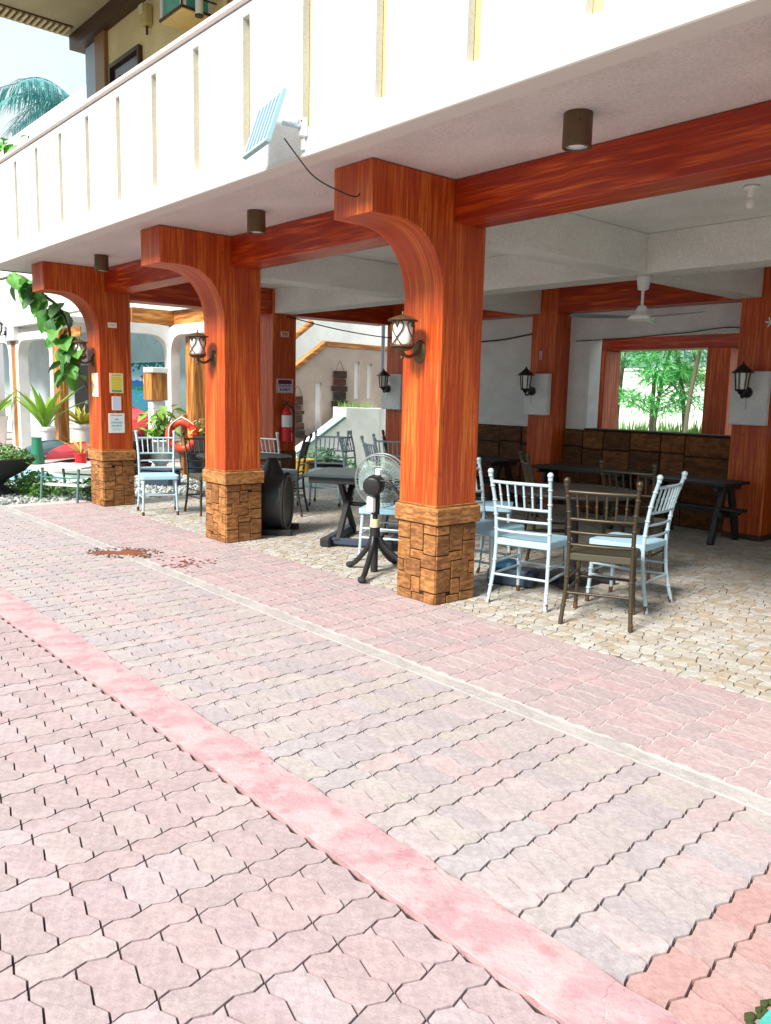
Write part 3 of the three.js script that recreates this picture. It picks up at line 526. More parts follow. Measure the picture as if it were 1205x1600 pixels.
// notices
function canvasTex(w, h, draw) { const c = document.createElement('canvas'); c.width = w; c.height = h; const x = c.getContext('2d'); draw(x, w, h); const t = new THREE.CanvasTexture(c); t.colorSpace = THREE.SRGBColorSpace; return t; }
const scribble = (x, y, w, h, n, col, lw) => (ctx) => { const q = mulberry(n * 31 + Math.round(x)); ctx.fillStyle = col; for (let i = 0; i < n; i++) { let px = x; const py = y + i * h / n; while (px < x + w * (0.8 + 0.2 * q())) { const l = 6 + q() * 26; ctx.fillRect(px, py, Math.min(l, x + w - px), lw); px += l + 6; } } };
function notice(name, label, cat, [x, y, z], ry, w, h, draw, back = M.plasticWhite, frameMat) {
  const t = thing(name, label, cat, [x, y, z], ry);
  new G().box(w, h, 0.008, 0, 0, 0.005, 0.002).mesh('board', back, t);
  const m = new THREE.Mesh(new THREE.PlaneGeometry(w * 0.94, h * 0.95), std(0xffffff, { map: canvasTex(256, Math.round(256 * h / w), draw), roughness: 0.6 })); m.position.z = 0.0115; m.name = 'print'; m.receiveShadow = true; t.add(m);
  if (frameMat) { const f = new G(); for (const s of [-1, 1]) { f.box(w + 0.02, 0.014, 0.016, 0, s * h / 2, 0.009, 0.003); f.box(0.014, h, 0.016, s * w / 2, 0, 0.009, 0.003); } f.mesh('frame', frameMat, t); }
  return t;
}
const XF = -9.54;
notice('rules_poster', 'yellow ruled poster with a green foot on the farthest front column', 'poster', [XF, 1.475, -4.0], Math.PI / 2, 0.17, 0.235, (c, w, h) => {
  c.fillStyle = '#f0d9a0'; c.fillRect(0, 0, w, h); c.fillStyle = '#4a3c14'; c.font = 'bold 34px serif'; c.textAlign = 'center'; c.fillText('Pool Rules', w / 2, 42);
  c.fillStyle = '#e8dc5a'; c.fillRect(24, 58, w - 48, h - 120); for (let i = 0; i < 8; i++) { c.fillStyle = '#9a8f2a'; c.fillRect(30, 70 + i * 30, w - 70 + (i % 3) * 8, 7); } c.fillStyle = '#49a878'; c.fillRect(26, h - 52, w - 52, 40);
}, std(lin(0.7, 0.56, 0.3)));
notice('paper_notice', 'pale blue paper sheet between the yellow poster and the lifeguard sign', 'notice', [XF, 1.235, -3.995], Math.PI / 2, 0.115, 0.165, (c, w, h) => { c.fillStyle = '#dfe6f4'; c.fillRect(0, 0, w, h); scribble(24, 30, w - 48, h - 50, 12, '#9aa4bd', 6)(c); });
notice('lifeguard_sign', 'white sign reading no lifeguard on duty, lowest on the farthest front column', 'sign', [XF, 1.0, -3.99], Math.PI / 2, 0.2, 0.235, (c, w, h) => {
  c.fillStyle = '#f4f4ee'; c.fillRect(0, 0, w, h); c.fillStyle = '#d9eef0'; c.fillRect(20, 54, w - 40, h - 70); c.fillStyle = '#b9bcc4'; c.fillRect(26, 12, w - 52, 26); c.fillStyle = '#2c6068'; c.textAlign = 'center'; c.font = 'bold 38px sans-serif'; c.fillText('NO', w / 2, 104); c.font = 'bold 36px sans-serif'; c.fillText('LIFEGUARD', w / 2, 154); c.font = 'bold 40px sans-serif'; c.fillText('ON DUTY', w / 2, 206); scribble(50, 226, w - 100, 50, 3, '#88a8ac', 6)(c);
});
notice('number_plate', 'small white plate high on the farthest front column', 'plate', [XF, 2.15, -3.965], Math.PI / 2, 0.11, 0.062, (c, w, h) => { c.fillStyle = '#fbf4d8'; c.fillRect(0, 0, w, h); scribble(40, 50, w - 80, 40, 2, '#b9a878', 10)(c); });
notice('tall_notice', 'narrow cream notice on the front face of the farthest front column', 'notice', [-9.67, 1.45, -3.8], 0, 0.19, 0.28, (c, w, h) => { c.fillStyle = '#f6ecc4'; c.fillRect(0, 0, w, h); c.fillStyle = '#cbbd88'; c.fillRect(w / 2 - 6, 30, 12, h - 60); scribble(30, 40, w - 60, h - 60, 9, '#bca55c', 8)(c); });
notice('framed_sign', 'framed sign with a dark red heading and blue lettering above the extinguisher', 'sign', [-9.51, 1.5, -6.38], Math.PI / 2, 0.26, 0.185, (c, w, h) => {
  c.fillStyle = '#cfc4d2'; c.fillRect(0, 0, w, h); c.fillStyle = '#6a1226'; c.fillRect(12, 8, w - 24, h * 0.32); c.fillStyle = '#1c2c66'; const q = mulberry(9); for (const [y, x0, x1, hh] of [[0.42, 24, 232, 0.2], [0.68, 44, 214, 0.2]]) for (let x = x0; x < x1; x += 26) { c.fillRect(x, y * h, 9, hh * h); c.fillRect(x, (y + (q() < 0.5 ? 0 : hh / 2)) * h, 20, 9); c.fillRect(x + (q() < 0.5 ? 12 : 2), y * h + 4, 8, hh * h - 4); }
}, M.plasticWhite, std(lin(0.6, 0.4, 0.42)));
notice('number_plate', 'small cream plate high on the fire extinguisher column', 'plate', [-9.51, 2.2, -6.38], Math.PI / 2, 0.13, 0.075, (c, w, h) => { c.fillStyle = '#d8b890'; c.fillRect(0, 0, w, h); c.fillStyle = '#8a6844'; for (let i = 0; i < 3; i++) c.fillRect(50 + i * 60, 30, 34, 84); });
{ // fire extinguisher
  const t = thing('fire_extinguisher', 'red fire extinguisher hanging on the dark side column', 'fire extinguisher', [-9.435, 0.74, -6.37]);
  new G().lathe([[0, 0], [0.068, 0], [0.072, 0.01], [0.072, 0.38], [0.062, 0.43], [0.03, 0.465], [0.022, 0.5], [0, 0.5]], 24).mesh('cylinder', M.red, t);
  new G().lathe([[0.0725, 0.2], [0.0735, 0.2], [0.0735, 0.36], [0.0725, 0.36]], 24).mesh('label', M.plasticWhite, t);
  new G().bar([0, 0.49, 0], [0, 0.54, 0], 0.018, 10).rod([0, 0.54, -0.02], [0.02, 0.56, 0.1], 0.02, 0.012).rod([0, 0.52, 0], [0.02, 0.5, 0.1], 0.018, 0.008).mesh('valve', M.black, t);
  new G().tube([[0.0, 0.5, -0.02], [0.03, 0.46, -0.08], [0.05, 0.3, -0.085], [0.05, 0.12, -0.07]], 0.011, 6).mesh('hose', M.black, t);
}
// wires
single(new G().tube([[-9.5, 2.44, -6.4], [-9.48, 2.33, -7.2], [-9.46, 2.27, -8.0], [-9.42, 2.26, -8.33]], 0.008, 5, 30), 'wire', 'dark wire strung from the extinguisher column to the rear column', 'wire', M.black);
single(new G().tube([[-9.3, 2.2, -8.33], [-8.3, 2.16, -8.4], [-7.4, 2.17, -8.4], [-6.8, 2.22, -8.33]], 0.012, 5, 30), 'wire', 'dark wire crossing the white back wall panel', 'wire', M.black);
single(new G().tube([[-6.3, 2.13, -8.58], [-5.6, 2.14, -8.58], [-4.9, 2.17, -8.58], [-4.15, 2.17, -8.58], [-4.13, 1.95, -8.58]], 0.006, 5, 40), 'wire', 'thin wire along the white lintel of the garden opening', 'wire', M.black);

// ------------------------------------------------------------------ chairs and tables
rnd = mulberry(404);
function makeChair(label, frame, seatM, group, p, ry, h = 0.92, foot = M.rust) {
  const t = thing('banquet_chair', label, 'chair', p, ry, group);
  const hw = 0.195, post = (s) => [[s * 0.215, 0.0, -0.245], [s * 0.2, 0.22, -0.2], [s * hw, 0.44, -0.185], [s * 0.2, 0.7, -0.215], [s * 0.215, h - 0.02, -0.27]];
  const pc = (s) => new THREE.CatmullRomCurve3(post(s).map((q) => V(...q)));
  const at = (y) => { const c = pc(1); let lo = 0, hi = 1; for (let i = 0; i < 24; i++) { const m = (lo + hi) / 2; c.getPoint(m).y < y ? lo = m : hi = m; } return c.getPoint(lo); };
  for (const s of [-1, 1]) {
    const g = new G().add(new THREE.TubeGeometry(pc(s), 22, 0.0135, 8)); for (const y of [0.12, 0.3, 0.52, 0.62, 0.72, 0.82]) { const q = at(y); g.ball(0.0185, q.x * s, q.y, q.z, 8, [1, 0.6, 1]); }
    const lg = g.mesh('rear_post', frame, t); const f = at(0.02); new G().bar([f.x * s, 0, f.z], [f.x * s, 0.05, f.z + 0.008], 0.015, 8).mesh('foot_cap', foot, lg);
    const q = at(h - 0.02); new G().ball(0.021, q.x * s, h, q.z - 0.003, 10).bar([q.x * s, h - 0.035, q.z], [q.x * s, h - 0.012, q.z], 0.017, 8).mesh('finial', frame, t);
    const fl = new G().bar([s * 0.175, 0.42, 0.18], [s * 0.19, 0, 0.205], 0.0165, 8, 0.0125); for (const y of [0.1, 0.24, 0.38]) fl.ball(0.02, s * (0.19 - y * 0.036), y, 0.205 - y * 0.06, 8, [1, 0.6, 1]);
    const fm = fl.mesh('front_leg', frame, t); new G().bar([s * 0.19, 0, 0.205], [s * 0.1885, 0.045, 0.2025], 0.0155, 8).mesh('foot_cap', foot, fm);
    new G().bar([s * 0.205, 0.2, -0.2], [s * 0.184, 0.2, 0.19], 0.0095, 6).mesh('stretcher', frame, t);
    new G().bar([s * 0.205, 0.28, -0.192], [s * 0.182, 0.28, 0.185], 0.0085, 6).mesh('stretcher', frame, t);
  }
  new G().bar([-0.185, 0.23, 0.19], [0.185, 0.23, 0.19], 0.0095, 6).mesh('stretcher', frame, t);
  new G().bar([-0.205, 0.2, -0.2], [0.205, 0.2, -0.2], 0.0095, 6).mesh('stretcher', frame, t);
  const curve = (y, r, bow) => { const q = at(y); return new G().tube([[-q.x, y, q.z], [-q.x * 0.5, y, q.z - bow], [0, y, q.z - bow * 1.3], [q.x * 0.5, y, q.z - bow], [q.x, y, q.z]], r, 6, 14); };
  [[0.85, 0.0115], [0.675, 0.0105], [0.59, 0.0095], [0.51, 0.0095]].forEach(([y, r]) => curve(Math.min(y, h - 0.06), r, 0.018).mesh('rail', frame, t));
  const a = at(0.85), b = at(0.675);
  for (let i = 1; i <= 6; i++) { const u = i / 3.5 - 1, bw = 0.022 * (1 - u * u); const g = new G().bar([b.x * u, 0.675, b.z - bw], [a.x * u, 0.85, a.z - bw], 0.0078, 6); g.ball(0.0115, (a.x + b.x) / 2 * u, 0.7625, (a.z + b.z) / 2 - bw, 6, [1, 0.7, 1]); g.mesh('spindle', frame, t); }
  new G().ext((() => { const s = new THREE.Shape(); s.moveTo(-0.19, -0.19); s.lineTo(0.19, -0.19); s.lineTo(0.215, 0.17); s.quadraticCurveTo(0.215, 0.215, 0.17, 0.215); s.lineTo(-0.17, 0.215); s.quadraticCurveTo(-0.215, 0.215, -0.215, 0.17); s.closePath(); return s; })(), 0.034, new THREE.Matrix4().makeRotationX(Math.PI / 2).setPosition(0, 0.447, 0), 0.006).mesh('seat', seatM, t, 'x');
  return t;
}
const GW = 'white banquet chairs on the patio', GB = 'brown banquet chairs on the patio';
const cw = makeChair('white banquet chair with its back to the paving, just right of the nearest column', M.silver, M.seatWhite, GW, [-3.55, 0, -4.47], 3.41);
const cb = makeChair('brown metal banquet chair nearest the camera, its back to the paving', M.brownMetal, M.brownSeat, GB, [-2.965, 0, -4.46], 3.62);
const cd = makeChair('dark banquet chair beside the fire extinguisher column', M.darkMetal, M.darkSeat, null, [-7.93, 0, -5.33], -0.78);
[['white banquet chair at the right, turned sideways toward the dark round table', -3.12, -5.0, -1.72], ['white banquet chair half hidden behind the nearest column, only seat showing', -4.12, -4.62, 1.5],
  ['white banquet chair whose slatted back shows just right of the nearest column', -4.93, -5.55, 0.9],
  ['leftmost white banquet chair, beside the farthest front column', -8.73, -4.13, 1.92], ['white banquet chair behind the pedestal fan, nearest the paving', -5.27, -4.62, -2.2],
  ['white banquet chair beyond the fan, seen side on left of the other far chairs', -8.32, -6.25, 2.4], ['white banquet chair beyond the folding table, its full back facing the stairs', -8.05, -6.62, 1.05],
  ['white banquet chair in the far group, in front of the white planter wall', -7.0, -6.15, 0.35], ['white banquet chair standing in the middle of the far group beyond the folding table', -7.55, -6.75, -0.5], ['white banquet chair deepest in the far group, close to the rear column by the stairs', -7.3, -7.5, 0.2], ['white banquet chair directly behind the fan cage', -6.02, -5.62, -1.9],
  ['white banquet chair against the wall side at the dark side column', -8.55, -5.62, -0.35]].forEach(([l, x, z, ry]) => copy(cw, l, [x, 0, z], ry));
[['left brown banquet chair of the pair behind the dark round table', -4.46, -5.86, 0.72], ['right brown banquet chair of the pair behind the dark round table', -3.62, -5.88, -0.2],
  ['brown banquet chair left of the middle column, in front of the lifebuoy', -8.42, -4.62, 1.7], ['brown banquet chair right of the middle column, behind the left round table', -8.78, -5.45, 0.85],
  ['brown banquet chair farthest back, beside the rear column by the stairs', -8.05, -7.3, 0.7]].forEach(([l, x, z, ry]) => copy(cb, l, [x, 0, z], ry));
function roundTable(label, p, r, h) {
  const t = thing('round_table', label, 'table', p);
  new G().lathe([[0, h - 0.03], [r - 0.02, h - 0.03], [r, h - 0.022], [r, h - 0.006], [r - 0.006, h], [0, h]], 40).mesh('tabletop', M.darkTable, t, 'x');
  new G().lathe([[0.24, 0], [0.24, 0.03], [0.1, 0.07], [0.05, 0.12], [0.045, h - 0.1], [0.09, h - 0.06], [0.16, h - 0.031]], 20).mesh('pedestal', M.black, t);
  for (let k = 0; k < 4; k++) { const a = k * Math.PI / 2 + 0.5; new G().rod([0.05 * Math.sin(a), 0.06, 0.05 * Math.cos(a)], [0.36 * Math.sin(a), 0.03, 0.36 * Math.cos(a)], 0.05, 0.05).mesh('foot', M.black, t); }
  return t;
}
roundTable('dark round table between the white and brown chairs right of the nearest column', [-3.78, 0, -5.22], 0.5, 0.72);
roundTable('dark round table behind the middle column', [-8.2, 0, -4.95], 0.55, 0.68);
{ // bluish box under the dark table
  const t = thing('table_base', 'dark blue base block under the dark round table', 'base', [-3.95, 0, -4.75], 0.4);
  new G().box(0.36, 0.13, 0.2, 0, 0.065, 0, 0.02).mesh('block', M.bluish, t); new G().box(0.16, 0.05, 0.18, -0.08, 0.155, 0, 0.015).mesh('lid', std(lin(0.1, 0.3, 0.5), { roughness: 0.4 }), t);
}
{ // folding table with diagonal legs on floor bars
  const t = thing('folding_table', 'dark folding table on diagonal legs and bluish floor bars, behind the fan', 'table', [-5.98, 0, -5.0], 0.62);
  new G().box(1.1, 0.03, 0.75, 0, 0.655, 0, 0.008).mesh('tabletop', std(lin(0.03, 0.05, 0.055), { roughness: 0.35 }), t, 'x'); new G().box(1.02, 0.06, 0.66, 0, 0.61, 0, 0.006).mesh('apron', M.black, t, 'x');
  for (const s of [-1, 1]) {
    new G().rod([s * 0.2, 0.05, 0.38], [s * 0.2, 0.62, -0.16], 0.05, 0.05).mesh('leg', M.black, t); new G().rod([s * 0.26, 0.05, -0.38], [s * 0.26, 0.62, 0.16], 0.05, 0.05).mesh('leg', M.black, t);
    const b = new G().rod([s * 0.3, 0.05, 0.42], [s * 0.3, 0.05, -0.42], 0.08, 0.075).mesh('floor_bar', M.bluish, t); new G().box(0.1, 0.09, 0.07, s * 0.3, 0.045, 0.43, 0.02).box(0.1, 0.09, 0.07, s * 0.3, 0.045, -0.43, 0.02).mesh('end_cap', M.black, b);
  }
  new G().rod([-0.26, 0.05, 0.36], [0.26, 0.05, 0.36], 0.06, 0.06).mesh('floor_bar', M.bluish, t); new G().bar([-0.25, 0.36, 0.02], [0.25, 0.36, 0.02], 0.02).mesh('stretcher', M.black, t);
}
function picnic(label, p, ry, w) {
  const t = thing('picnic_table', label, 'picnic table', p, ry, 'dark wooden tables along the back wall'), h = 0.62;
  for (let i = 0; i < 4; i++) new G().box(w, 0.032, 0.135, 0, h - 0.016, -0.215 + i * 0.143, 0.006).mesh('plank', M.darkTable, t, 'x');
  for (const s of [-1, 1]) {
    const x = s * (w / 2 - 0.1);
    new G().rod([x, 0, 0.27], [x, h - 0.034, 0.06], 0.05, 0.08).mesh('leg', M.black, t); new G().rod([x, 0, -0.27], [x, h - 0.034, -0.06], 0.05, 0.08).mesh('leg', M.black, t);
    new G().rod([x + 0.045, 0.3, 0.22], [x + 0.045, 0.3, -0.22], 0.035, 0.06).mesh('cross_rail', M.black, t); new G().rod([x, h - 0.06, 0.25], [x, h - 0.06, -0.25], 0.04, 0.05).mesh('top_rail', M.black, t);
  }
  new G().rod([-w / 2 + 0.02, 0.33, 0.05], [w / 2 + 0.05, 0.33, 0.05], 0.03, 0.07).mesh('long_rail', M.black, t);
  new G().box(w + 0.1, 0.03, 0.13, 0.1, 0.36, 0.12, 0.006).mesh('foot_plank', M.darkTable, t, 'x');
}
picnic('dark wooden table in front of the right rear column', [-4.28, 0, -7.98], 0, 0.95);
picnic('dark wooden table below the garden opening', [-5.6, 0, -7.98], 0, 1.25);
picnic('dark wooden table below the white back wall panel', [-7.4, 0, -8.0], 0, 1.2);
{ // pedestal fan, seen from behind
  const t = thing('pedestal_fan', 'black pedestal fan with a clear caged head beside the nearest column', 'fan', [-4.9, 0, -4.16]);
  const base = new G().bar([0, 0, 0], [0, 0.28, 0], 0.03, 12); base.mesh('stand_tube', M.black, t);
  [[0.26, 0.34, 1], [-0.24, 0.06, 1], [-0.14, -0.34, 1], [0.3, -0.22, 1]].forEach(([x, z]) => { const l = new G().tube([[x * 0.1, 0.29, z * 0.1], [x * 0.2, 0.22, z * 0.2], [x * 0.8, 0.05, z * 0.8], [x, 0.028, z]], 0.022, 8, 16).mesh('leg', M.black, t); new G().ball(0.034, x, 0.026, z, 10, [1, 0.75, 1]).mesh('rubber_foot', M.blackMatt, l); });
  new G().bar([0, 0.27, 0], [0, 0.36, 0], 0.042, 12).mesh('collar', M.black, t); new G().bar([0, 0.47, 0], [0, 0.57, 0], 0.036, 12).mesh('collar', M.black, t);
  new G().bar([0, 0.35, 0], [0, 0.66, 0], 0.02, 12).mesh('pole', M.darkMetal, t);
  new G().bar([0, 0.365, 0], [0, 0.43, 0], 0.036, 12).mesh('yellow_tag', std(lin(0.6, 0.52, 0.3)), t); new G().box(0.07, 0.13, 0.05, 0.0, 0.55, 0.045, 0.012).mesh('switch_panel', M.plasticWhite, t);
  const hd = new THREE.Matrix4().makeTranslation(0, 0.71, 0).multiply(new THREE.Matrix4().makeRotationY(-2.62)).multiply(new THREE.Matrix4().makeRotationX(-0.12));   // blows toward the stairs
  const put = (g) => { g.l.forEach((q) => q.applyMatrix4(hd)); return g; };
  put(new G().add(new THREE.LatheGeometry([[0, -0.09], [0.06, -0.088], [0.078, -0.07], [0.082, 0.0], [0.07, 0.05], [0, 0.06]].map((q) => new THREE.Vector2(...q)), 24), MX(0, 0, -0.02, Math.PI / 2, 0, 0))).mesh('motor', M.black, t);
  new G().bar([0, 0.56, 0], [0, 0.68, 0], 0.035, 10).mesh('neck', M.black, t);
  const c = new G(), R = 0.222; for (const [r, z] of [[R, 0.14], [R * 0.97, 0.1], [R * 0.97, 0.18], [R * 0.6, 0.055], [R * 0.6, 0.225], [0.07, 0.24]]) c.torus(r, 0.0034, 0, 0, z, [0, 0, 0], 6, 48);
  for (let k = 0; k < 40; k++) { const a = k * Math.PI / 20, f = (r, z) => [r * Math.cos(a), r * Math.sin(a), z]; c.tube([f(0.075, 0.03), f(R * 0.6, 0.055), f(R * 0.93, 0.09), f(R, 0.14), f(R * 0.93, 0.185), f(R * 0.6, 0.225), f(0.06, 0.24)], 0.0013, 4, 14); }
  put(c).mesh('cage', std(lin(0.3, 0.36, 0.36), { roughness: 0.35, metalness: 0.4 }), t);
  const bm = new THREE.MeshPhysicalMaterial({ color: lin(0.72, 0.9, 0.86), transmission: 0.75, thickness: 0, roughness: 0.15, side: THREE.DoubleSide });
  for (let k = 0; k < 3; k++) {
    const P = [], n = 8, f = (i, j) => { const u = i / n, a = k * 2.094 + 0.25 + (j - 0.5) * (0.75 + 0.75 * Math.sin(u * 2.2)), r = 0.05 + u * 0.15; return [r * Math.cos(a), r * Math.sin(a), 0.14 + (j - 0.5) * 0.075 * (1 - u * 0.3)]; };
    for (let i = 0; i < n; i++) for (let j = 0; j < 5; j++) { const q = [f(i, j / 5), f(i + 1, j / 5), f(i + 1, (j + 1) / 5), f(i, (j + 1) / 5)]; P.push(...q[0], ...q[1], ...q[2], ...q[0], ...q[2], ...q[3]); }
    const g = new THREE.BufferGeometry(); g.setAttribute('position', new THREE.Float32BufferAttribute(P, 3)); g.computeVertexNormals(); g.setAttribute('uv', new THREE.Float32BufferAttribute(new Float32Array(P.length / 3 * 2), 2));
    put(new G().add(g)).mesh('blade', bm, t, null);
  }
  put(new G().add(new THREE.CylinderGeometry(0.045, 0.05, 0.07, 18), MX(0, 0, 0.14, Math.PI / 2, 0, 0))).mesh('hub', M.plasticWhite, t);
  new G().box(0.05, 0.06, 0.05, 0.0, 0.805, -0.03, 0.01).mesh('knob', M.plasticWhite, t);
  new G().tube([[0.05, 0.74, 0.04], [0.16, 0.74, 0.0], [0.24, 0.64, -0.05], [0.34, 0.6, -0.12]], 0.012, 6, 20).mesh('power_cord', M.black, t);
}
{ // black drum on its side
  const t = thing('black_drum', 'large black drum lying on its side on a low stand behind the middle column', 'drum', [-6.95, 0, -4.52], 5.5);
  const at = (z0, z1, r) => new THREE.CylinderGeometry(r, r, z1 - z0, 40).rotateX(Math.PI / 2).translate(0, 0.31, (z0 + z1) / 2);
  new G().add(at(-0.16, 0.12, 0.29)).add(at(0.121, 0.15, 0.26)).mesh('drum_body', M.black, t, 'x'); new G().torus(0.288, 0.018, 0, 0.31, -0.15).torus(0.288, 0.014, 0, 0.31, 0.11).mesh('rim', M.blackMatt, t);
  new G().torus(0.272, 0.012, 0, 0.31, -0.165).mesh('pale_band', std(lin(0.16, 0.14, 0.11)), t);
  for (const s of [-1, 1]) new G().rod([s * 0.2, 0.03, -0.24], [s * 0.2, 0.03, 0.22], 0.07, 0.06).mesh('foot', M.black, t);
  new G().lathe([[0.14, 0.56], [0.11, 0.62], [0.07, 0.7], [0.05, 0.76], [0, 0.76]], 20).mesh('neck', M.black, t);
}

// ------------------------------------------------------------------ stairs, pool yard, neighbouring buildings, plants
rnd = mulberry(505);
const ZY = (x, d) => new THREE.Matrix4().set(0, 0, 1, x - d, 0, 1, 0, 0, -1, 0, 0, 0, 0, 0, 0, 1);   // shape (−z, y) extruded toward +x, ending at x
{
  const t = thing('staircase', 'outdoor staircase with pinkish solid side wall, tall slots and brown handrails', 'stairs');
  const s = new THREE.Shape(); s.moveTo(7.6, 0); s.lineTo(7.6, 0.72); s.lineTo(9.84, 2.33); s.lineTo(11.6, 2.31); s.lineTo(11.6, 0); s.closePath();
  for (const [a, b, y0, y1] of [[9.58, 9.74, 0.42, 1.62], [10.56, 10.7, 1.3, 2.06], [10.9, 11.03, 1.3, 2.04]]) { const h = new THREE.Path(); h.moveTo(a, y0); h.lineTo(a, y1); h.lineTo(b, y1); h.lineTo(b, y0); h.closePath(); s.holes.push(h); }
  new G().ext(s, 0.14, ZY(-13.2, 0.14), 0.004).mesh('side_wall', M.stairWall, t, 'z');
  for (const [a, b, y0, y1] of [[9.58, 9.74, 0.42, 1.62], [10.56, 10.7, 1.3, 2.06], [10.9, 11.03, 1.3, 2.04]]) new G().span(-13.3, -13.23, y0, y1, -b, -a).mesh('slot_panel', M.white, t);
  new G().rod([-13.27, 0.76, -7.55], [-13.27, 2.385, -9.84], 0.17, 0.1).rod([-13.27, 2.385, -9.8], [-13.27, 2.36, -11.6], 0.17, 0.1).mesh('handrail', M.paleWood, t, 'z');
  new G().bar([-14.2, 1.2, -7.9], [-14.2, 2.87, -10.2], 0.07, 12).mesh('handrail', M.paleWood, t, 'z');
  for (let i = 0; i < 9; i++) new G().span(-14.3, -13.35, 0, 0.16 * (i + 1), -7.8 - i * 0.28, -7.8 - (i + 1) * 0.28 + 0.002).mesh('step', M.terrace, t, 'x');
  const p = thing('planter_wall', 'white sloping planter wall with a rounded end in front of the staircase', 'planter wall');
  const q = [[8.75, 0], [8.75, 0.24], [9.88, 0.93], [9.88, 1.15], [10.75, 1.13], [10.75, 0]];
  new G().ext(q, 0.4, ZY(-12.6, 0.4), 0.01).add(new THREE.CylinderGeometry(0.4, 0.4, 1.13, 28, 1, false, 0, Math.PI), MX(-13.0, 0.565, -10.74, 0, Math.PI / 2, 0)).mesh('wall', M.white, p, 'z');
  new G().rod([-12.6, 0.27, -8.72], [-12.6, 0.96, -9.87], 0.05, 0.03).mesh('edging', std(lin(0.04, 0.16, 0.12)), p, 'z');
  const g = grassTuft(70, 0.2, 0.16, 1); g.forEach((m) => m.applyMatrix4(MX(-12.8, 1.13, -10.3)));
  const gg = new G(); gg.l = g; single(gg, 'ground_cover', 'green grass tufts along the top of the white planter wall', 'plants', L.grass, null, null);
  const w = thing('courtyard_wall', 'tall white courtyard wall behind the staircase', 'wall'); new G().span(-15.2, -15, 0, 4.2, -13, -8.7).span(-15, -9.6, 0, 4.2, -13.2, -13).mesh('render', M.white, w, 'x');
  new G().bar([-10.2, 1.7, -8.75], [-10.2, 3.0, -8.75], 0.03, 10).mesh('pipe', M.blueGrey, w);
  new G().tube([[-12.9, 2.58, -12.98], [-11.5, 2.72, -12.98], [-10, 2.85, -12.98]], 0.012, 5).mesh('conduit', M.blueGrey, w);
}
function grassTuft(n, w, h, along) {
  const out = [];
  for (let i = 0; i < n; i++) { const x = rr(-w, w) * 0.6, z = along ? rr(-0.45, 0.45) : rr(-w, w), hh = h * rr(0.5, 1.1), a = rr(0, 6.28), b = 0.012, lx = rr(-0.05, 0.05), lz = rr(-0.05, 0.05);
    const g = new THREE.BufferGeometry(); const c = Math.cos(a) * b, s = Math.sin(a) * b; g.setAttribute('position', new THREE.Float32BufferAttribute([x - c, 0, z - s, x + c, 0, z + s, x + lx, hh, z + lz], 3)); g.computeVertexNormals(); g.setAttribute('uv', new THREE.Float32BufferAttribute(new Float32Array(6), 2)); out.push(g); }
  return out;
}
function hangingSign(label, p, rows, hue) {             // planks strung one under another
  const t = thing('hanging_sign', label, 'wall sign', p, Math.PI / 2, 'strings of wooden plank signs on the stair wall');
  let y = 0; rows.forEach(([w, h, c]) => { new G().box(w, h, 0.025, rr(-0.01, 0.01), y - h / 2, 0.015, 0.004, [0, 0, rr(-0.03, 0.03)]).mesh('plank', std(lin(...c), { map: rep(paleWood, 1, 1), roughness: 0.8 }), t, 'x'); y -= h + 0.018; });
  new G().tube([[-0.1, 0, 0.02], [0, 0.2, 0.01], [0.1, 0, 0.02]], 0.005, 5, 12).bar([-0.12, 0, 0.01], [-0.12, y, 0.01], 0.004, 4).bar([0.12, 0, 0.01], [0.12, y, 0.01], 0.004, 4).mesh('cord', M.black, t);
}
hangingSign('right string of dark plank signs, between the wall slots', [-13.18, 1.86, -10.16], [[0.34, 0.14, [0.06, 0.03, 0.025]], [0.32, 0.12, [0.1, 0.035, 0.05]], [0.4, 0.11, [0.09, 0.03, 0.045]], [0.32, 0.15, [0.035, 0.045, 0.075]], [0.4, 0.12, [0.03, 0.05, 0.06]], [0.34, 0.13, [0.1, 0.025, 0.03]]]);
hangingSign('left string of grey plank signs, partly behind a chair back', [-13.18, 1.34, -9.14], [[0.22, 0.16, [0.14, 0.11, 0.11]], [0.18, 0.08, [0.1, 0.08, 0.09]], [0.32, 0.07, [0.09, 0.08, 0.1]], [0.2, 0.14, [0.06, 0.055, 0.1]], [0.3, 0.12, [0.1, 0.1, 0.1]], [0.34, 0.14, [0.05, 0.07, 0.065]]]);

// leaves and plants
function leafGeo(w, l, fold, droop, n = 3) {            // a leaf growing along +z, folded along its midrib
  const P = [], row = (i) => { const u = i / n, hw = w / 2 * Math.sin(Math.PI * Math.pow(u, 0.7)) * (i === n ? 0 : 1) + (i === 0 ? w * 0.04 : 0), y = -droop * u * u * l; return [[-hw, y + fold * hw, u * l], [0, y, u * l], [hw, y + fold * hw, u * l]]; };
  for (let i = 0; i < n; i++) { const a = row(i), b = row(i + 1); for (const k of [0, 1]) P.push(...a[k], ...b[k], ...b[k + 1], ...a[k], ...b[k + 1], ...a[k + 1]); }
  const g = new THREE.BufferGeometry(); g.setAttribute('position', new THREE.Float32BufferAttribute(P, 3)); g.computeVertexNormals(); g.setAttribute('uv', new THREE.Float32BufferAttribute(new Float32Array(P.length / 3 * 2), 2)); return g;
}
const orient = (p, yaw, pitch, roll, s) => new THREE.Matrix4().compose(V(...p), new THREE.Quaternion().setFromEuler(new THREE.Euler(pitch, yaw, roll, 'YXZ')), V(s, s, s));
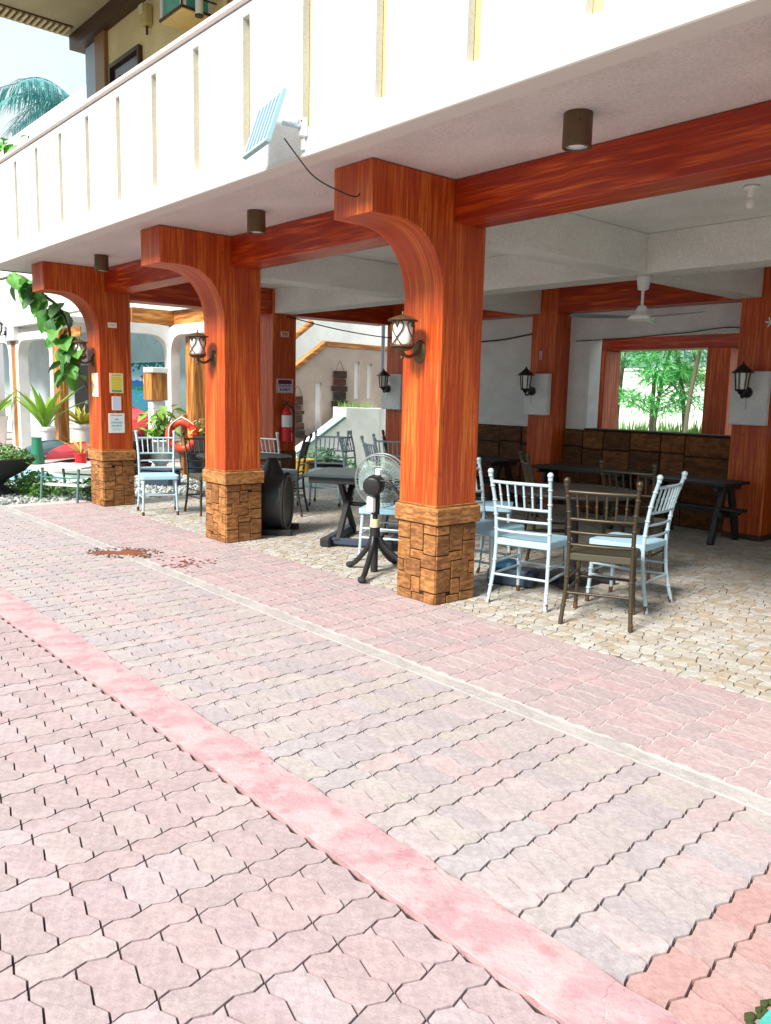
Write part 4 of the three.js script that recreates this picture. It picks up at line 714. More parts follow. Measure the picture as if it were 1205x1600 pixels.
function roundLeaf(w, l, droop, seed) {                 // broad fiddle-shaped leaf with a wavy rim
  const n = 7, q = mulberry(seed), P = [], wv = [...Array(n + 1)].map(() => [q(), q()]), row = (i) => { const u = i / n, hw = w / 2 * Math.pow(Math.sin(Math.PI * Math.min(1, Math.pow(u, 1.15))), 0.62) * (1 - 0.18 * Math.sin(u * 6.28) ** 2), y = -droop * u * u * l; return [-1, -0.5, 0, 0.5, 1].map((s) => [s * hw * (1 + (wv[i][s > 0 ? 1 : 0] - 0.5) * 0.14 * Math.abs(s)), y + Math.abs(s) * hw * 0.28 + (Math.abs(s) === 1 ? (wv[i][s > 0 ? 0 : 1] - 0.5) * 0.035 : 0), u * l]); };
  for (let i = 0; i < n; i++) { const a = row(i), b = row(i + 1); for (let k = 0; k < 4; k++) P.push(...a[k], ...b[k], ...b[k + 1], ...a[k], ...b[k + 1], ...a[k + 1]); }
  const g = new THREE.BufferGeometry(); g.setAttribute('position', new THREE.Float32BufferAttribute(P, 3)); g.computeVertexNormals(); g.setAttribute('uv', new THREE.Float32BufferAttribute(new Float32Array(P.length / 3 * 2), 2)); return g;
}
{ // large fig-like leaves climbing round the farthest front column and hanging from the balcony
  const t = thing('climbing_plant', 'climbing plant with big dark green leaves around the farthest front column', 'plant', [0, 0, 0]);
  const path = [[-12.2, 2.86, -3.5], [-11.3, 2.82, -3.5], [-10.9, 2.68, -3.52], [-10.5, 2.52, -3.52], [-10.12, 2.36, -3.55], [-9.95, 2.16, -3.6], [-9.94, 1.95, -3.62], [-9.9, 1.75, -3.64], [-9.88, 1.6, -3.66]];
  new G().tube(path, 0.018, 6, 40).tube([[-9.98, 1.8, -3.6], [-9.97, 1.2, -3.9], [-9.98, 0.5, -3.92], [-9.98, 0, -3.92]], 0.02, 6, 16).mesh('stem', std(lin(0.12, 0.08, 0.04)), t);
  const big = [roundLeaf(0.27, 0.34, 0.4, 1), roundLeaf(0.24, 0.29, 0.55, 2), roundLeaf(0.29, 0.33, 0.7, 3)], cv = new THREE.CatmullRomCurve3(path.map((q) => V(...q)));
  for (let i = 0; i < 48; i++) {
    const q = cv.getPoint(Math.pow(rr(0, 1), 0.7)), g = big[i % 3];
    const m = new THREE.Mesh(g, L.fig[Math.floor(rnd() * 3)]); m.name = 'leaf'; m.applyMatrix4(orient([q.x + rr(-0.12, 0.12), q.y + rr(-0.08, 0.1), q.z + rr(-0.08, 0.14)], rr(-2.2, 2.2), rr(-0.1, 1.2), rr(-0.6, 0.6), rr(0.52, 0.85))); m.castShadow = m.receiveShadow = true; t.add(m);
  }
}
function broadPlant(name, label, p, n, l, mat, spread, group) {
  const t = thing(name, label, 'plant', p, 0, group), g = leafGeo(l * 0.6, l, 0.2, 0.4, 4), a = new G(), st = new G();
  for (let i = 0; i < n; i++) { const yaw = rr(0, 6.28), h = rr(0.1, 1) * spread, r = rr(0.02, 0.5) * spread; a.add(g.clone(), orient([Math.sin(yaw) * r, h, Math.cos(yaw) * r], yaw + rr(-0.5, 0.5), rr(-0.7, 0.6), rr(-0.5, 0.5), rr(0.7, 1.2))); if (i % 3 === 0) st.bar([0, 0, 0], [Math.sin(yaw) * r, h, Math.cos(yaw) * r], 0.008, 5); }
  a.mesh('foliage', mat, t, null); st.mesh('stem', std(lin(0.08, 0.12, 0.03)), t); return t;
}
broadPlant('balcony_plant', 'bright green broad leaved plant at the far left behind the parapet', [-10.42, 3.72, -3.12], 34, 0.2, L.fig[1], 0.5);
broadPlant('balcony_plant', 'small broad leaved plant peeping over the parapet below the palm', [-9.35, 3.72, -3.1], 16, 0.16, L.fig[1], 0.34);
function frondPlant(name, label, cat, p, n, len, w, mat, up, seed) {
  const t = thing(name, label, cat, p), q = mulberry(seed);
  for (let i = 0; i < n; i++) { const yaw = i * 2.4 + q(), pit = -up + q() * 0.45; const m = new THREE.Mesh(leafGeo(w, len * (0.7 + 0.4 * q()), 0.35, 0.25 + q() * 0.3, 6), mat); m.name = 'frond'; m.applyMatrix4(orient([Math.sin(yaw) * 0.03, 0, Math.cos(yaw) * 0.03], yaw, pit, 0, 1)); m.castShadow = m.receiveShadow = true; t.add(m); }
  return t;
}
function pot(label, p, r, h, mat, kind = 'flower_pot', cat = 'pot') {
  const t = thing(kind, label, cat, p);
  new G().lathe([[0, 0.01], [r * 0.72, 0], [r * 0.75, 0.02], [r * 0.93, h * 0.86], [r * 0.93, h * 0.86], [r, h * 0.86], [r, h * 0.97], [r * 0.97, h], [r * 0.86, h], [r * 0.84, h * 0.9]], 28).mesh('body', mat, t); new G().lathe([[0, h * 0.9], [r * 0.85, h * 0.9]], 24).mesh('soil', M.soil, t); return t;
}
pot('white flower pot holding the fern left of the green jug and boats', [-17.25, 0, -5.7], 0.22, 0.6, M.potWhite);
frondPlant('fern_plant', 'bright green fern with upright fronds in the white pot by the arcade', 'plant', [-17.25, 0.56, -5.7], 16, 1.15, 0.15, L.lime, 1.4, 3);
pot('white flower pot behind the farthest front column', [-18.3, 0, -6.85], 0.36, 0.6, M.potWhite);
frondPlant('spiky_plant', 'yellow green spiky plant in front of the dark door', 'plant', [-18.3, 0.58, -6.85], 46, 1.0, 0.07, L.yellow, 0.95, 9);
pot('white flower pot at the left edge of the view', [-20.75, 0, -5.7], 0.3, 0.7, M.potWhite);
frondPlant('fern_plant', 'bright green fern cut off by the left edge of the view', 'plant', [-20.75, 0.66, -5.7], 14, 1.15, 0.16, L.lime, 1.05, 12);
frondPlant('grass_plant', 'pale thin leaved plant in the red cup beside the upturned boats', 'plant', [-14.65, 0.22, -5.45], 16, 0.5, 0.035, L.yellow, 1.15, 15);
pot('small red cup shaped pot beside the upturned boats', [-14.65, 0, -5.45], 0.12, 0.25, M.red);
{ // upturned kayaks
  const hull = (l, w, h) => { const P = [], n = 20, m = 10, f = (i, j) => { const u = i / n * 2 - 1, k = Math.pow(Math.max(0, 1 - Math.abs(u) ** 1.7), 0.85), a = (j / m) * Math.PI; return [u * l / 2, Math.sin(a) * h * (0.35 + 0.65 * k) * Math.min(1, k * 4) + 0.03, -Math.cos(a) * w / 2 * k]; }; for (let i = 0; i < n; i++) for (let j = 0; j < m; j++) { const a = f(i, j), b = f(i + 1, j), c = f(i + 1, j + 1), d = f(i, j + 1); P.push(...a, ...c, ...b, ...a, ...d, ...c); } const g = new THREE.BufferGeometry(); g.setAttribute('position', new THREE.Float32BufferAttribute(P, 3)); g.computeVertexNormals(); g.setAttribute('uv', new THREE.Float32BufferAttribute(new Float32Array(P.length / 3 * 2), 2)); return g; };
  const mk = (label, p, ry, mat) => { const t = thing('kayak', label, 'kayak', p, ry); new G().add(hull(2.0, 0.55, 0.26)).mesh('hull', mat, t); new G().rod([-0.35, 0.285, 0], [0.35, 0.285, 0], 0.05, 0.03).mesh('keel', mat, t); new G().torus(0.26, 0.03, 0, 0.05, 0, [Math.PI / 2, 0, 0], 6, 20).mesh('rim', M.black, t); };
  mk('upturned grey blue kayak lying behind the red one', [-16.75, 0.05, -5.6], -0.9, M.kayakGrey); mk('upturned red kayak lying beside the green jug', [-16.0, 0.05, -5.85], -0.9, std(lin(0.62, 0.05, 0.07), { roughness: 0.35 }));
  const j = thing('water_jug', 'tall dark green jug standing left of the kayaks', 'jug', [-15.45, 0, -4.95]);
  new G().lathe([[0, 0], [0.11, 0], [0.122, 0.02], [0.12, 0.18], [0.112, 0.19], [0.085, 0.44], [0.083, 0.46], [0.095, 0.48], [0.09, 0.49], [0.07, 0.46]], 24).mesh('body', M.green, j); new G().tube([[-0.08, 0.4, 0], [-0.15, 0.36, 0], [-0.155, 0.22, 0], [-0.11, 0.14, 0]], 0.014, 6).mesh('handle', M.green, j);
}
{ // gravel beds, terrace and pool
  struct(new G().span(-17, -10.27, -0.06, -0.005, -4.6, -2.5), 'gravel_bed', M.gravelBase, 'x'); struct(new G().span(-14.5, -10.05, -0.06, -0.004, -7.9, -4.62), 'gravel_bed', M.gravelBase, 'x');
  const peb = new THREE.IcosahedronGeometry(1, 0); const list = []; for (let i = 0; i < 5200; i++) { const k = i % 2; list.push(k ? [rr(-12.6, -10.3), rr(-4.5, -2.8)] : [rr(-12.5, -10.08), rr(-6.6, -4.64)]); }
  const im = new THREE.InstancedMesh(peb, std(0xffffff, { roughness: 0.9 }), list.length), col = new THREE.Color(); list.forEach(([x, z], i) => { const s = rr(0.012, 0.034); im.setMatrixAt(i, new THREE.Matrix4().compose(V(x, rr(-0.004, 0.012), z), new THREE.Quaternion().setFromEuler(new THREE.Euler(rr(0, 6), rr(0, 6), rr(0, 6))), V(s * rr(0.8, 1.5), s * 0.7, s))); const k = rr(0.12, 0.6); col.setRGB(k * 0.95, k * 1.02, k * 0.98); im.setColorAt(i, col); });
  im.name = 'gravel'; im.userData = { kind: 'stuff', label: 'grey green pebbles of the gravel bed beside the paving', category: 'gravel' }; im.castShadow = im.receiveShadow = true; scene.add(im);
  struct(new G().span(-26, -13.9, -0.06, 0.0, -8.2, -4.62).span(-26, -14.2, -0.06, 0.001, -12.9, -8.21), 'terrace', M.terrace, 'x');
  const pool = structGroup('pool'); new G().span(-15.2, -12.2, -0.05, 0.004, -4.55, -3.6).mesh('pool_water', new THREE.MeshPhysicalMaterial({ color: lin(0.25, 0.62, 0.85), roughness: 0.05 }), pool); new G().span(-15.3, -12.1, -0.05, 0.02, -3.6, -3.5, 0.004).span(-15.3, -12.1, -0.05, 0.02, -4.6, -4.55).span(-12.2, -12.1, -0.05, 0.02, -4.549, -3.601).span(-14.0, -13.9, -0.05, 0.015, -4.549, -3.601).mesh('pool_edge', M.white, pool, 'x');
}
const hedge = (label, p, w, h, d, mat, n, group) => { const t = thing('low_hedge', label, 'hedge', p, 0, group), g = leafGeo(0.035, 0.07, 0.2, 0.3, 2), a = new G(); for (let i = 0; i < n; i++) { const u = rr(-1, 1), v = rr(-1, 1), top = Math.sqrt(Math.max(0, 1 - u * u * 0.9)) * Math.sqrt(Math.max(0.05, 1 - v * v * 0.8)); a.add(g.clone(), orient([u * w / 2, rr(0.05, 1) * h * top, v * d / 2], rr(0, 6.28), rr(-1.2, 0.4), rr(-0.5, 0.5), rr(0.7, 1.5))); } a.mesh('foliage', mat, t, null); const s = new G(); for (let i = 0; i < 9; i++) s.bar([rr(-0.4, 0.4) * w, 0, rr(-0.3, 0.3) * d], [rr(-0.4, 0.4) * w, h * 0.6, rr(-0.3, 0.3) * d], 0.006, 4); s.mesh('stem', M.soil, t); return t; };
hedge('low yellow green hedge on the gravel left of the small table', [-11.15, 0, -3.55], 1.25, 0.3, 0.5, L.hedge, 900);
hedge('low green hedge behind the small table, left of the farthest column', [-10.6, 0, -4.1], 1.0, 0.22, 0.4, L.mid, 500);
hedge('bright green hedge at the foot of the white planter wall', [-12.1, 0, -8.95], 1.5, 0.4, 0.7, L.mid, 900);
{ // bowl planter
  const t = thing('bowl_planter', 'dark footed bowl planter at the left edge of the paving', 'planter', [-11.3, 0, -3.02]);
  new G().lathe([[0, 0.02], [0.3, 0], [0.26, 0.05], [0.16, 0.14], [0.2, 0.2], [0.42, 0.32], [0.55, 0.46], [0.57, 0.5], [0.53, 0.5], [0.4, 0.36]], 30).mesh('bowl', M.blackMatt, t); new G().lathe([[0, 0.46], [0.53, 0.47]], 24).mesh('soil', M.soil, t);
  hedge('yellow green ground plants filling the dark bowl planter', [-11.3, 0.45, -3.02], 1.0, 0.2, 0.9, L.hedge, 700);
}
{ // small open steel table frame on the gravel
  const t = thing('side_table', 'small grey metal table with a white lower bench beside the farthest column', 'table', [-10.36, 0, -3.72], 0.6);
  for (const [x, z] of [[-0.26, -0.2], [-0.26, 0.2], [0.26, -0.2], [0.26, 0.2]]) new G().bar([x, 0, z * 1.25], [x, 0.42, z], 0.017, 8).mesh('leg', std(lin(0.09, 0.17, 0.17), { roughness: 0.4 }), t);
  new G().box(0.66, 0.025, 0.5, 0, 0.43, 0, 0.006).mesh('tabletop', std(lin(0.66, 0.7, 0.7), { roughness: 0.3 }), t, 'x'); new G().box(0.6, 0.02, 0.14, 0.02, 0.2, 0.12, 0.005).mesh('shelf', M.plasticWhite, t, 'x'); new G().bar([-0.26, 0.3, 0.22], [0.26, 0.3, 0.22], 0.01).bar([-0.26, 0.3, -0.22], [0.26, 0.3, -0.22], 0.01).mesh('rail', M.green, t);
  hedge('dark brown shrub squeezed against the farthest column base', [-10.06, 0, -3.98], 0.22, 0.42, 0.25, std(lin(0.03, 0.02, 0.012), { side: THREE.DoubleSide }), 160);
}
{ // lifebuoy on its post
  const t = thing('lifebuoy', 'orange red lifebuoy with white rope hanging between the front columns', 'lifebuoy', [-12.2, 0.68, -6.2], 0.85);
  new G().torus(0.215, 0.062, 0, 0, 0, [0, 0, 0], 14, 44).mesh('ring', M.orange, t); const b = new G(); for (let k = 0; k < 4; k++) { const a = k * Math.PI / 2 + 0.75; b.add(new THREE.TorusGeometry(0.215, 0.0635, 14, 5, 0.2), new THREE.Matrix4().makeRotationZ(a)); } b.mesh('band', M.redFabric, t);
  new G().tube([[0, 0.3, 0.04], [-0.17, 0.16, 0.075], [-0.2, 0, 0.08], [-0.2, -0.2, 0.06]], 0.011, 6, 20).tube([[0, 0.3, 0.04], [0.12, 0.24, 0.06], [0.2, 0.18, 0.05]], 0.011, 6, 12).mesh('rope', M.rope, t);
  const p = thing('post', 'pale post on which the lifebuoy hangs', 'post', [-12.28, 0, -6.28]); new G().span(-0.04, 0.04, 0, 1.02, -0.04, 0.04, 0.006).mesh('upright', M.paleWood, p); new G().bar([0.02, 0.97, 0.0], [0.07, 0.98, 0.08], 0.01).mesh('hook', M.silver, p);
}
{ // white urn and things round it
  const u = thing('white_urn', 'large white urn seen through the leftmost chair', 'urn', [-13.0, 0, -6.2]);
  new G().lathe([[0, 0], [0.2, 0], [0.19, 0.05], [0.1, 0.1], [0.1, 0.14], [0.22, 0.26], [0.26, 0.44], [0.25, 0.5], [0.33, 0.54], [0.33, 0.57], [0.28, 0.57], [0.24, 0.52]], 28).mesh('body', M.potWhite, u); new G().lathe([[0, 0.53], [0.25, 0.53]], 20).mesh('soil', M.soil, u);
  broadPlant('shrub', 'lush light green plant growing from the white urn', [-13.0, 0.52, -6.2], 70, 0.2, L.lime, 0.62);
  const b = thing('storage_tub', 'dark blue tub on the gravel behind the leftmost chair', 'tub', [-11.2, 0, -5.35], 0.5); new G().box(0.5, 0.24, 0.3, 0, 0.12, 0, 0.03).mesh('tub', M.bluish, b); new G().box(0.54, 0.03, 0.34, 0, 0.25, 0, 0.01).mesh('rim', M.bluish, b);
  const c = thing('dark_pot', 'stacked dark brown pots left of the white urn', 'pots', [-12.95, 0, -5.75]); for (let i = 0; i < 3; i++) new G().lathe([[0, 0.2 * i], [0.18, 0.2 * i], [0.24, 0.2 * i + 0.16], [0.25, 0.2 * i + 0.19], [0, 0.2 * i + 0.19]], 20).mesh('pot', std(lin(0.05, 0.025, 0.02)), c);
  const r = thing('cushion_pile', 'pile of red cushions on a dark chest just right of the farthest column', 'cushions', [-15.7, 0, -7.0]);
  new G().box(0.95, 0.26, 0.5, 0, 0.72, 0, 0.08, [0.2, 0, -0.25]).mesh('cushion', M.redFabric, r); new G().box(0.7, 0.2, 0.45, -0.15, 0.86, 0.0, 0.07, [0.1, 0.2, -0.3]).mesh('cushion', std(lin(0.55, 0.06, 0.08), { roughness: 0.9 }), r); new G().box(0.9, 0.6, 0.45, 0, 0.3, 0, 0.03).mesh('chest', M.darkBrown, r);
  const f = pot('dark hanging basket pot right of the lifebuoy', [-12.0, 0.42, -6.5], 0.2, 0.26, M.blackMatt); new G().bar([0, -0.42, 0], [0, 0.02, 0], 0.05).mesh('stand', M.black, f);
  broadPlant('flower_plant', 'cream and yellow flowering plant right of the lifebuoy', [-12.0, 0.64, -6.5], 46, 0.13, L.flower, 0.34); broadPlant('flower_plant', 'yellow flowers showing through the lifebuoy ring', [-12.6, 0.4, -6.6], 40, 0.12, L.yellow, 0.34);
  pot('dark blue low pot with yellow flowers behind the lifebuoy', [-12.6, 0, -6.6], 0.26, 0.42, M.bluish);
  pot('yellow flower pot at the foot of the white planter wall', [-11.3, 0, -8.0], 0.18, 0.3, M.potYellow); pot('dark planter tub beside the yellow flower pot', [-11.0, 0, -8.25], 0.34, 0.28, M.blackMatt);
  broadPlant('shrub', 'small green plant in the dark tub by the yellow pot', [-11.0, 0.25, -8.25], 30, 0.12, L.mid, 0.26);
}
// arched neighbouring buildings
function archShape(w, h, th, r) { const s = new THREE.Shape(); const o = (q, e, R) => { q.moveTo(-e, 0); q.lineTo(-e, h - R + (e - w / 2)); q.quadraticCurveTo(-e, h + (e - w / 2), -e + R, h + (e - w / 2)); q.lineTo(e - R, h + (e - w / 2)); q.quadraticCurveTo(e, h + (e - w / 2), e, h - R + (e - w / 2)); q.lineTo(e, 0); }; o(s, w / 2, r); s.lineTo(w / 2 - th, 0); s.lineTo(w / 2 - th, h - th - r); s.quadraticCurveTo(w / 2 - th, h - th, w / 2 - th - r, h - th); s.lineTo(-w / 2 + th + r, h - th); s.quadraticCurveTo(-w / 2 + th, h - th, -w / 2 + th, h - th - r); s.lineTo(-w / 2 + th, 0); s.closePath(); return s; }
{
  const t = thing('arcade_building', 'white two storey building with rounded arcade and wooden pilasters, left', 'building'), Z = -6.05;
  new G().span(-27, -18.4, 0, 2.74, -8.0, -7.75).mesh('inner_wall', M.paleBlue, t, 'x');
  new G().span(-27, -17.2, 2.74, 2.86, -7.9, Z + 0.15).mesh('slab', M.white, t, 'x');
  new G().span(-27, -15.9, 2.861, 3.9, Z - 0.05, Z + 0.1, 0.006).mesh('parapet', M.white, t, 'x');
  for (let i = 0; i < 9; i++) new G().span(-26 + i * 1.1, -25.9 + i * 1.1, 3.0, 3.8, Z + 0.085, Z + 0.115).mesh('slot_panel', M.paleBlue, t);
  new G().span(-27, -15.25, 3.9, 6.45, -7.4, -7.2).mesh('upper_wall', std(lin(0.74, 0.7, 0.58), { map: rep(plasterMap, 0.5, 0.5) }), t, 'x');
  new G().span(-27, -15.2, 6.45, 6.75, -7.5, -5.95, 0.02).mesh('roof_fascia', M.white, t, 'x'); new G().span(-27, -15.25, 6.38, 6.45, -7.5, -6.05).mesh('soffit_trim', M.blueGrey, t, 'x');
  for (const x of [-22.98, -20.23, -17.48]) { new G().span(x - 0.16, x + 0.16, 0, 2.6, Z - 0.18, Z - 0.002, 0.01).mesh('pilaster', M.paleWood, t); new G().span(x - 0.3, x + 0.9, 2.43, 2.62, Z - 0.2, Z - 0.182).mesh('arch_beam', M.paleWood, t, 'x'); }
  for (const x of [-21.6, -18.85]) new G().ext(archShape(2.42, 2.6, 0.17, 0.42), 0.22, MX(x, 0, Z - 0.2), 0.004).mesh('arch_trim', M.white, t);
  const d = new G().span(-20.95, -19.85, 0.02, 1.95, -7.75, -7.7).mesh('door', M.black, t); new G().ball(0.05, -20.1, 1.05, -7.67).mesh('handle', M.silver, d); new G().span(-21.02, -20.95, 0, 2.02, -7.75, -7.68).span(-19.85, -19.78, 0, 2.02, -7.75, -7.68).mesh('door_frame', M.white, t);
  single(new G().span(-20.68, -19.78, 2.44, 2.78, Z - 0.001, Z + 0.14, 0.008), 'lantern_plate', 'white lantern plate on the arcade at the left edge', 'wall plate', M.white, null, 'x');
  coachLamp('wall_lantern', 'small dark lantern on the white plate of the left arcade', [-20.3, 2.66, Z + 0.14], 0);
}
{
  const t = thing('arched_gallery', 'white gallery with twin arches and a brown beam beyond the pool yard', 'building'), Z = -8.0;
  new G().span(-27, -15.36, 0, 3.0, -10.1, -9.9).mesh('inner_wall', M.paleBlue, t, 'x');
  new G().span(-16.3, -13.9, 2.72, 3.02, Z - 0.16, Z, 0.008).mesh('beam', M.paleWood, t, 'x'); new G().span(-16.3, -16.06, 2.74, 3.04, Z + 0.001, Z + 0.9, 0.008).mesh('beam', M.paleWood, t, 'z');
  new G().span(-27, -13.9, 3.03, 3.6, Z - 0.12, Z + 0.1).mesh('upper_band', M.white, t, 'x');
  new G().ext(archShape(2.2, 2.72, 0.2, 0.45), 0.2, MX(-14.95, 0, Z - 0.02), 0.004).mesh('arch_trim', M.white, t);
  new G().ext(archShape(1.7, 2.72, 0.2, 0.45), 0.2, MX(-16.1, 0, -7.15, 0, Math.PI / 2, 0), 0.004).mesh('arch_trim', M.white, t);
  new G().span(-15.62, -15.3, 0, 2.7, Z - 0.35, Z - 0.03, 0.01).mesh('pilaster', M.paleWood, t);
  new G().span(-18.1, -17.95, 0, 2.1, -9.9, -9.86).mesh('door_edge', std(lin(0.03, 0.2, 0.24)), t); new G().span(-17.55, -17.4, 0.6, 2.1, -9.9, -9.85).mesh('post', std(lin(0.4, 0.34, 0.16)), t);
  // painted lake view on the back wall
  const mural = thing('wall_mural', 'blue mural of a mountain lake seen between the front columns', 'mural', [-22.4, 1.47, -9.89]);
  const c = canvasTex(512, 256, (x, w, h) => {
    const g = x.createLinearGradient(0, 0, 0, h); g.addColorStop(0, '#9fd8f0'); g.addColorStop(0.5, '#e2f2f6'); g.addColorStop(0.52, '#3fb4e0'); g.addColorStop(1, '#7fd6ee'); x.fillStyle = g; x.fillRect(0, 0, w, h);
    const q = mulberry(6); x.fillStyle = '#2f78c4'; x.beginPath(); x.moveTo(0, 130); for (let i = 0; i <= 16; i++) x.lineTo(i * 32, 128 - (i % 2 ? 26 + q() * 56 : 8 + q() * 22)); x.lineTo(w, 132); x.fill();
    x.fillStyle = '#2c9a4a'; for (let i = 0; i < 90; i++) { x.beginPath(); x.arc(q() * w, 134 + q() * 8, 5 + q() * 9, 0, 7); x.fill(); } x.fillStyle = '#1f7a66'; for (let i = 0; i < 150; i++) { x.beginPath(); x.arc(q() * w, q() * q() * 46, 3 + q() * 7, 0, 7); x.fill(); }
    x.fillStyle = 'rgba(240,250,255,0.5)'; for (let i = 0; i < 40; i++) x.fillRect(q() * w, 150 + q() * 96, 20 + q() * 50, 3);
  });
  new G().box(4.4, 1.4, 0.02).mesh('panel', M.white, mural, 'x'); const pm = new THREE.Mesh(new THREE.PlaneGeometry(4.3, 1.32), std(0xffffff, { map: c, roughness: 0.7 })); pm.position.z = 0.013; pm.name = 'painting'; mural.add(pm);
  const k = thing('wooden_pillar', 'pale wooden pillar block with white cap and dark lantern, left of the lifebuoy', 'pillar', [-14.85, 0, -7.0]);
  new G().span(-0.11, 0.11, 0, 1.2, -0.11, 0.11, 0.008).mesh('plinth', M.white, k); new G().span(-0.17, 0.17, 1.201, 1.72, -0.17, 0.17, 0.008).mesh('block', M.paleWood, k); new G().span(-0.1, 0.3, 1.721, 1.82, -0.12, 0.2, 0.01).mesh('cap', M.white, k);
  coachLamp('wall_lantern', 'dark lantern on the pale wooden pillar block by the mural', [-15.02, 1.5, -6.95], -Math.PI / 2);
}
{ // coconut palm behind the neighbouring roof
  const t = thing('palm_tree', 'blue green coconut palm crown above the neighbouring roof', 'palm tree', [-24.4, 0, -9.2]);
  new G().tube([[0.3, 0, 0], [0.1, 4, 0.1], [0, 9.4, 0]], 0.14, 8, 20).mesh('trunk', std(lin(0.2, 0.16, 0.12)), t);
  [[2.5, 1.25, 2.7], [1.25, 0.8, 2.4], [2.3, 0.55, 2.8], [3.5, 0.5, 3.0], [4.0, 0.75, 2.8], [-1.3, 0.3, 2.8], [0.2, 0.5, 2.6], [5.2, 0.6, 2.3]].forEach(([yaw, up, len], i) => {
    const g = new G(), pts = []; for (let k = 0; k <= 14; k++) { const u = k / 14; pts.push([Math.cos(yaw) * u * len * 0.9, 9.35 + Math.sin(up) * u * len - u * u * len * 0.62, -Math.sin(yaw) * u * len * 0.9]); }
    const cv = new THREE.CatmullRomCurve3(pts.map((q) => V(...q))); g.tube(pts, 0.016, 4, 20);
    const lg = leafGeo(0.05, 0.75, 0.1, 0.5, 3); for (let k = 2; k < 40; k++) for (const s of [-1, 1]) { const u = k / 40, p = cv.getPoint(u), d = cv.getTangent(u), y = Math.atan2(d.x, d.z) + s * (1.15 - u * 0.6); g.add(lg.clone(), orient([p.x, p.y, p.z], y, rr(0.1, 0.55) + (s < 0 ? 0 : 0.05), 0, 0.55 + 0.6 * Math.sin(Math.PI * (0.15 + u * 0.8)))); }
    g.mesh('frond', L.palm, t, null);
  });
}
// garden beyond the opening
{
  struct(new G().span(-34, 2, -0.06, 0.004, -27, -9.2), 'garden_ground', std(lin(0.34, 0.36, 0.24), { map: rep(concreteMap, 0.5, 0.5), roughness: 1 }), 'x');
  const w = thing('garden_wall', 'white garden wall far behind the trees', 'wall'); new G().span(-34, 2, 0, 2.45, -26.2, -26).mesh('render', M.white, w, 'x'); new G().span(-34, 2, 2.45, 2.53, -26.26, -25.94, 0.01).mesh('coping', M.white, w, 'x');
  const t = thing('wooden_portal', 'dark wooden frame of posts and beam standing just outside the garden opening', 'pergola');
  new G().span(-6.78, -6.42, 0, 2.059, -9.78, -9.42, 0.006).mesh('post', M.wood, t); new G().span(-5.0, -4.7, 0, 2.059, -9.78, -9.42, 0.006).mesh('post', M.wood, t); new G().span(-7.0, -4.4, 2.06, 2.34, -9.78, -9.42, 0.006).mesh('beam', M.beam, t, 'x');
  const p = thing('wooden_pillar', 'distant pale wooden pillar seen through the left of the garden opening', 'pillar', [-9.7, 0, -14.2]); new G().span(-0.22, 0.22, 0, 2.6, -0.22, 0.22, 0.006).mesh('shaft', M.paleWood, p); new G().span(-0.3, 0.3, 2.6, 3.0, -0.3, 0.3, 0.01).mesh('cap', M.white, p);
  coachLamp('wall_lantern', 'small bronze lantern on the distant pillar beyond the garden opening', [-9.55, 1.62, -13.98], 0.2);
  const gw = new G(); gw.l = grassTuft(2600, 1, 1, 0).map((g) => { const k = rr(0.35, 0.75); return g.applyMatrix4(new THREE.Matrix4().makeScale(3.6, k * 1.4, 1.2)).applyMatrix4(MX(-11.2, 0, -20.4)); }); const gm = gw.mesh('tall_grass', L.grass, scene, null); gm.userData = { kind: 'stuff', label: 'tall green grass at the foot of the garden trees', category: 'grass' };
}
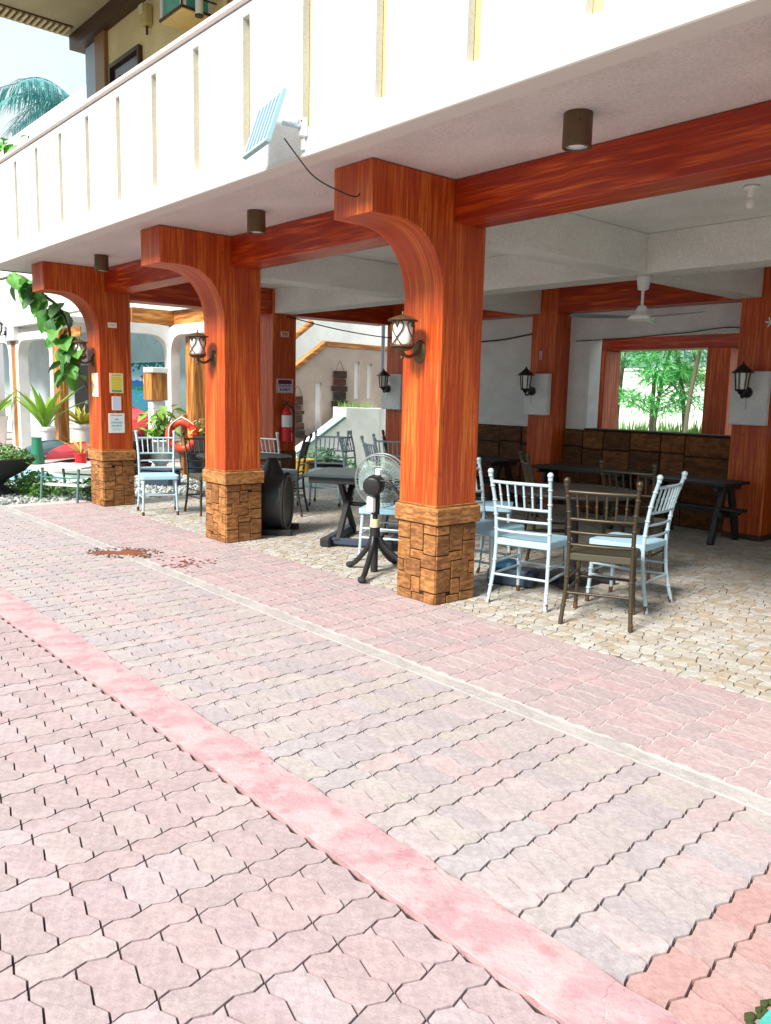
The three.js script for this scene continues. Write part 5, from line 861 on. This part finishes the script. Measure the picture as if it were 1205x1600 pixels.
function featherTree(label, p, h, mat, seed, lean) {     // slender casuarina-like tree: thin stems, feathery clumps
  rnd = mulberry(seed); const t = thing('garden_tree', label, 'tree', p, 0, 'slender feathery trees beyond the garden opening');
  const tr = new G(), cr = new G(), lg = leafGeo(0.02, 0.13, 0.1, 0.35, 2); const tip = [lean[0], h * 0.96, lean[1]];
  tr.tube([[0, 0, 0], [lean[0] * 0.2, h * 0.35, lean[1] * 0.3], [lean[0] * 0.7, h * 0.7, lean[1] * 0.7], tip], 0.035, 7, 24);
  const clump = (c, r, n) => { for (let i = 0; i < n; i++) { const a = V(rr(-1, 1), rr(-0.7, 0.8), rr(-1, 1)), k = rr(0.25, 1); a.normalize().multiplyScalar(r * k); cr.add(lg.clone(), orient([c[0] + a.x, c[1] + a.y * 0.75, c[2] + a.z], Math.atan2(a.x, a.z) + rr(-0.6, 0.6), rr(-0.7, 0.8), rr(-1, 1), rr(0.7, 1.5))); } };
  for (let i = 0; i < 10; i++) { const u = rr(0.36, 1), b = [lean[0] * u * u, h * u * 0.96, lean[1] * u * u], a = rr(0, 6.28), l = rr(0.25, 0.75) * (1.15 - u * 0.55), e = [b[0] + Math.cos(a) * l, b[1] + rr(0.05, 0.4), b[2] + Math.sin(a) * l]; tr.bar(b, e, 0.012, 5, 0.006); clump(e, rr(0.2, 0.36), 150); }
  clump(tip, 0.34, 150); tr.mesh('trunk', std(lin(0.12, 0.11, 0.07)), t); cr.mesh('crown', mat, t, null); t.scale.setScalar(1.5);
}
[['leftmost feathery tree, its twin stems showing low in the garden opening', [-12.23, 0, -18.60], 2.27, L.casu, 61, [0.15, 0.1]], ['second feathery tree from the left in the garden opening', [-11.63, 0, -19.35], 2.42, L.casu2, 62, [0.25, -0.1]], ['low bushy feathery tree in the middle of the garden opening', [-11.02, 0, -18.30], 1.52, L.casu2, 63, [0.05, 0.1]],
  ['feathery tree with bare slanting stem right of the middle of the garden opening', [-10.43, 0, -18.90], 2.42, L.casu, 64, [-0.35, 0]], ['rightmost feathery tree leaning right in the garden opening', [-10.13, 0, -18.30], 2.52, L.casu2, 65, [0.3, 0.15]], ['tall pale green tree behind the others in the garden opening', [-11.40, 0, -21.90], 3.12, L.lime, 66, [0.2, 0]]].forEach((a) => featherTree(...a));
{ // earth spilled on the paving
  rnd = mulberry(71); const t = thing('soil_patch', 'reddish brown earth spilled on the paving left of the middle column', 'dirt', [-6.72, 0.002, -2.86], 0);
  t.userData.kind = 'stuff'; const g = new G(); for (let i = 0; i < 800; i++) { const a = rr(0, 6.28), r = Math.pow(rr(0, 1), 0.85) * (0.62 + 0.3 * Math.sin(a * 3 + 1) + 0.18 * Math.sin(a * 7)) * 1.1; const s = rr(0.004, 0.0115) * (1.3 - r * 0.6); g.add(new THREE.IcosahedronGeometry(s, 0), new THREE.Matrix4().compose(V(Math.cos(a) * r * 0.25, s * 0.12, Math.sin(a) * r * 0.24 - Math.cos(a) * r * 0.1), new THREE.Quaternion(), V(1.5, 0.3, 1.5))); }
  g.mesh('crumbs', std(lin(0.2, 0.062, 0.026), { roughness: 1 }), t);
  const d = new G(); for (let i = 0; i < 260; i++) { const a = rr(0, 6.28), r = Math.sqrt(rr(0, 1)), s = rr(0.003, 0.008); d.add(new THREE.IcosahedronGeometry(s, 0), new THREE.Matrix4().compose(V(Math.cos(a) * r * 0.34, s * 0.2, Math.sin(a) * r * 0.26 - Math.cos(a) * r * 0.12), new THREE.Quaternion(), V(1.6, 0.4, 1.6))); } d.mesh('dark_crumbs', std(lin(0.09, 0.03, 0.015), { roughness: 1 }), t);
  const h = new G(); for (let i = 0; i < 70; i++) { const s = rr(0.004, 0.012); h.add(new THREE.IcosahedronGeometry(s, 0), new THREE.Matrix4().compose(V(0.7 + rr(-0.35, 0.35) * rr(0, 1), s * 0.15, -0.24 + rr(-0.28, 0.28) * rr(0, 1)), new THREE.Quaternion(), V(1.6, 0.3, 1.6))); } h.mesh('flecks', std(lin(0.22, 0.05, 0.04), { roughness: 1 }), t);
}

scene.traverse((o) => { if (o.isMesh) { o.castShadow = true; o.receiveShadow = true; } });
renderer.render(scene, camera);
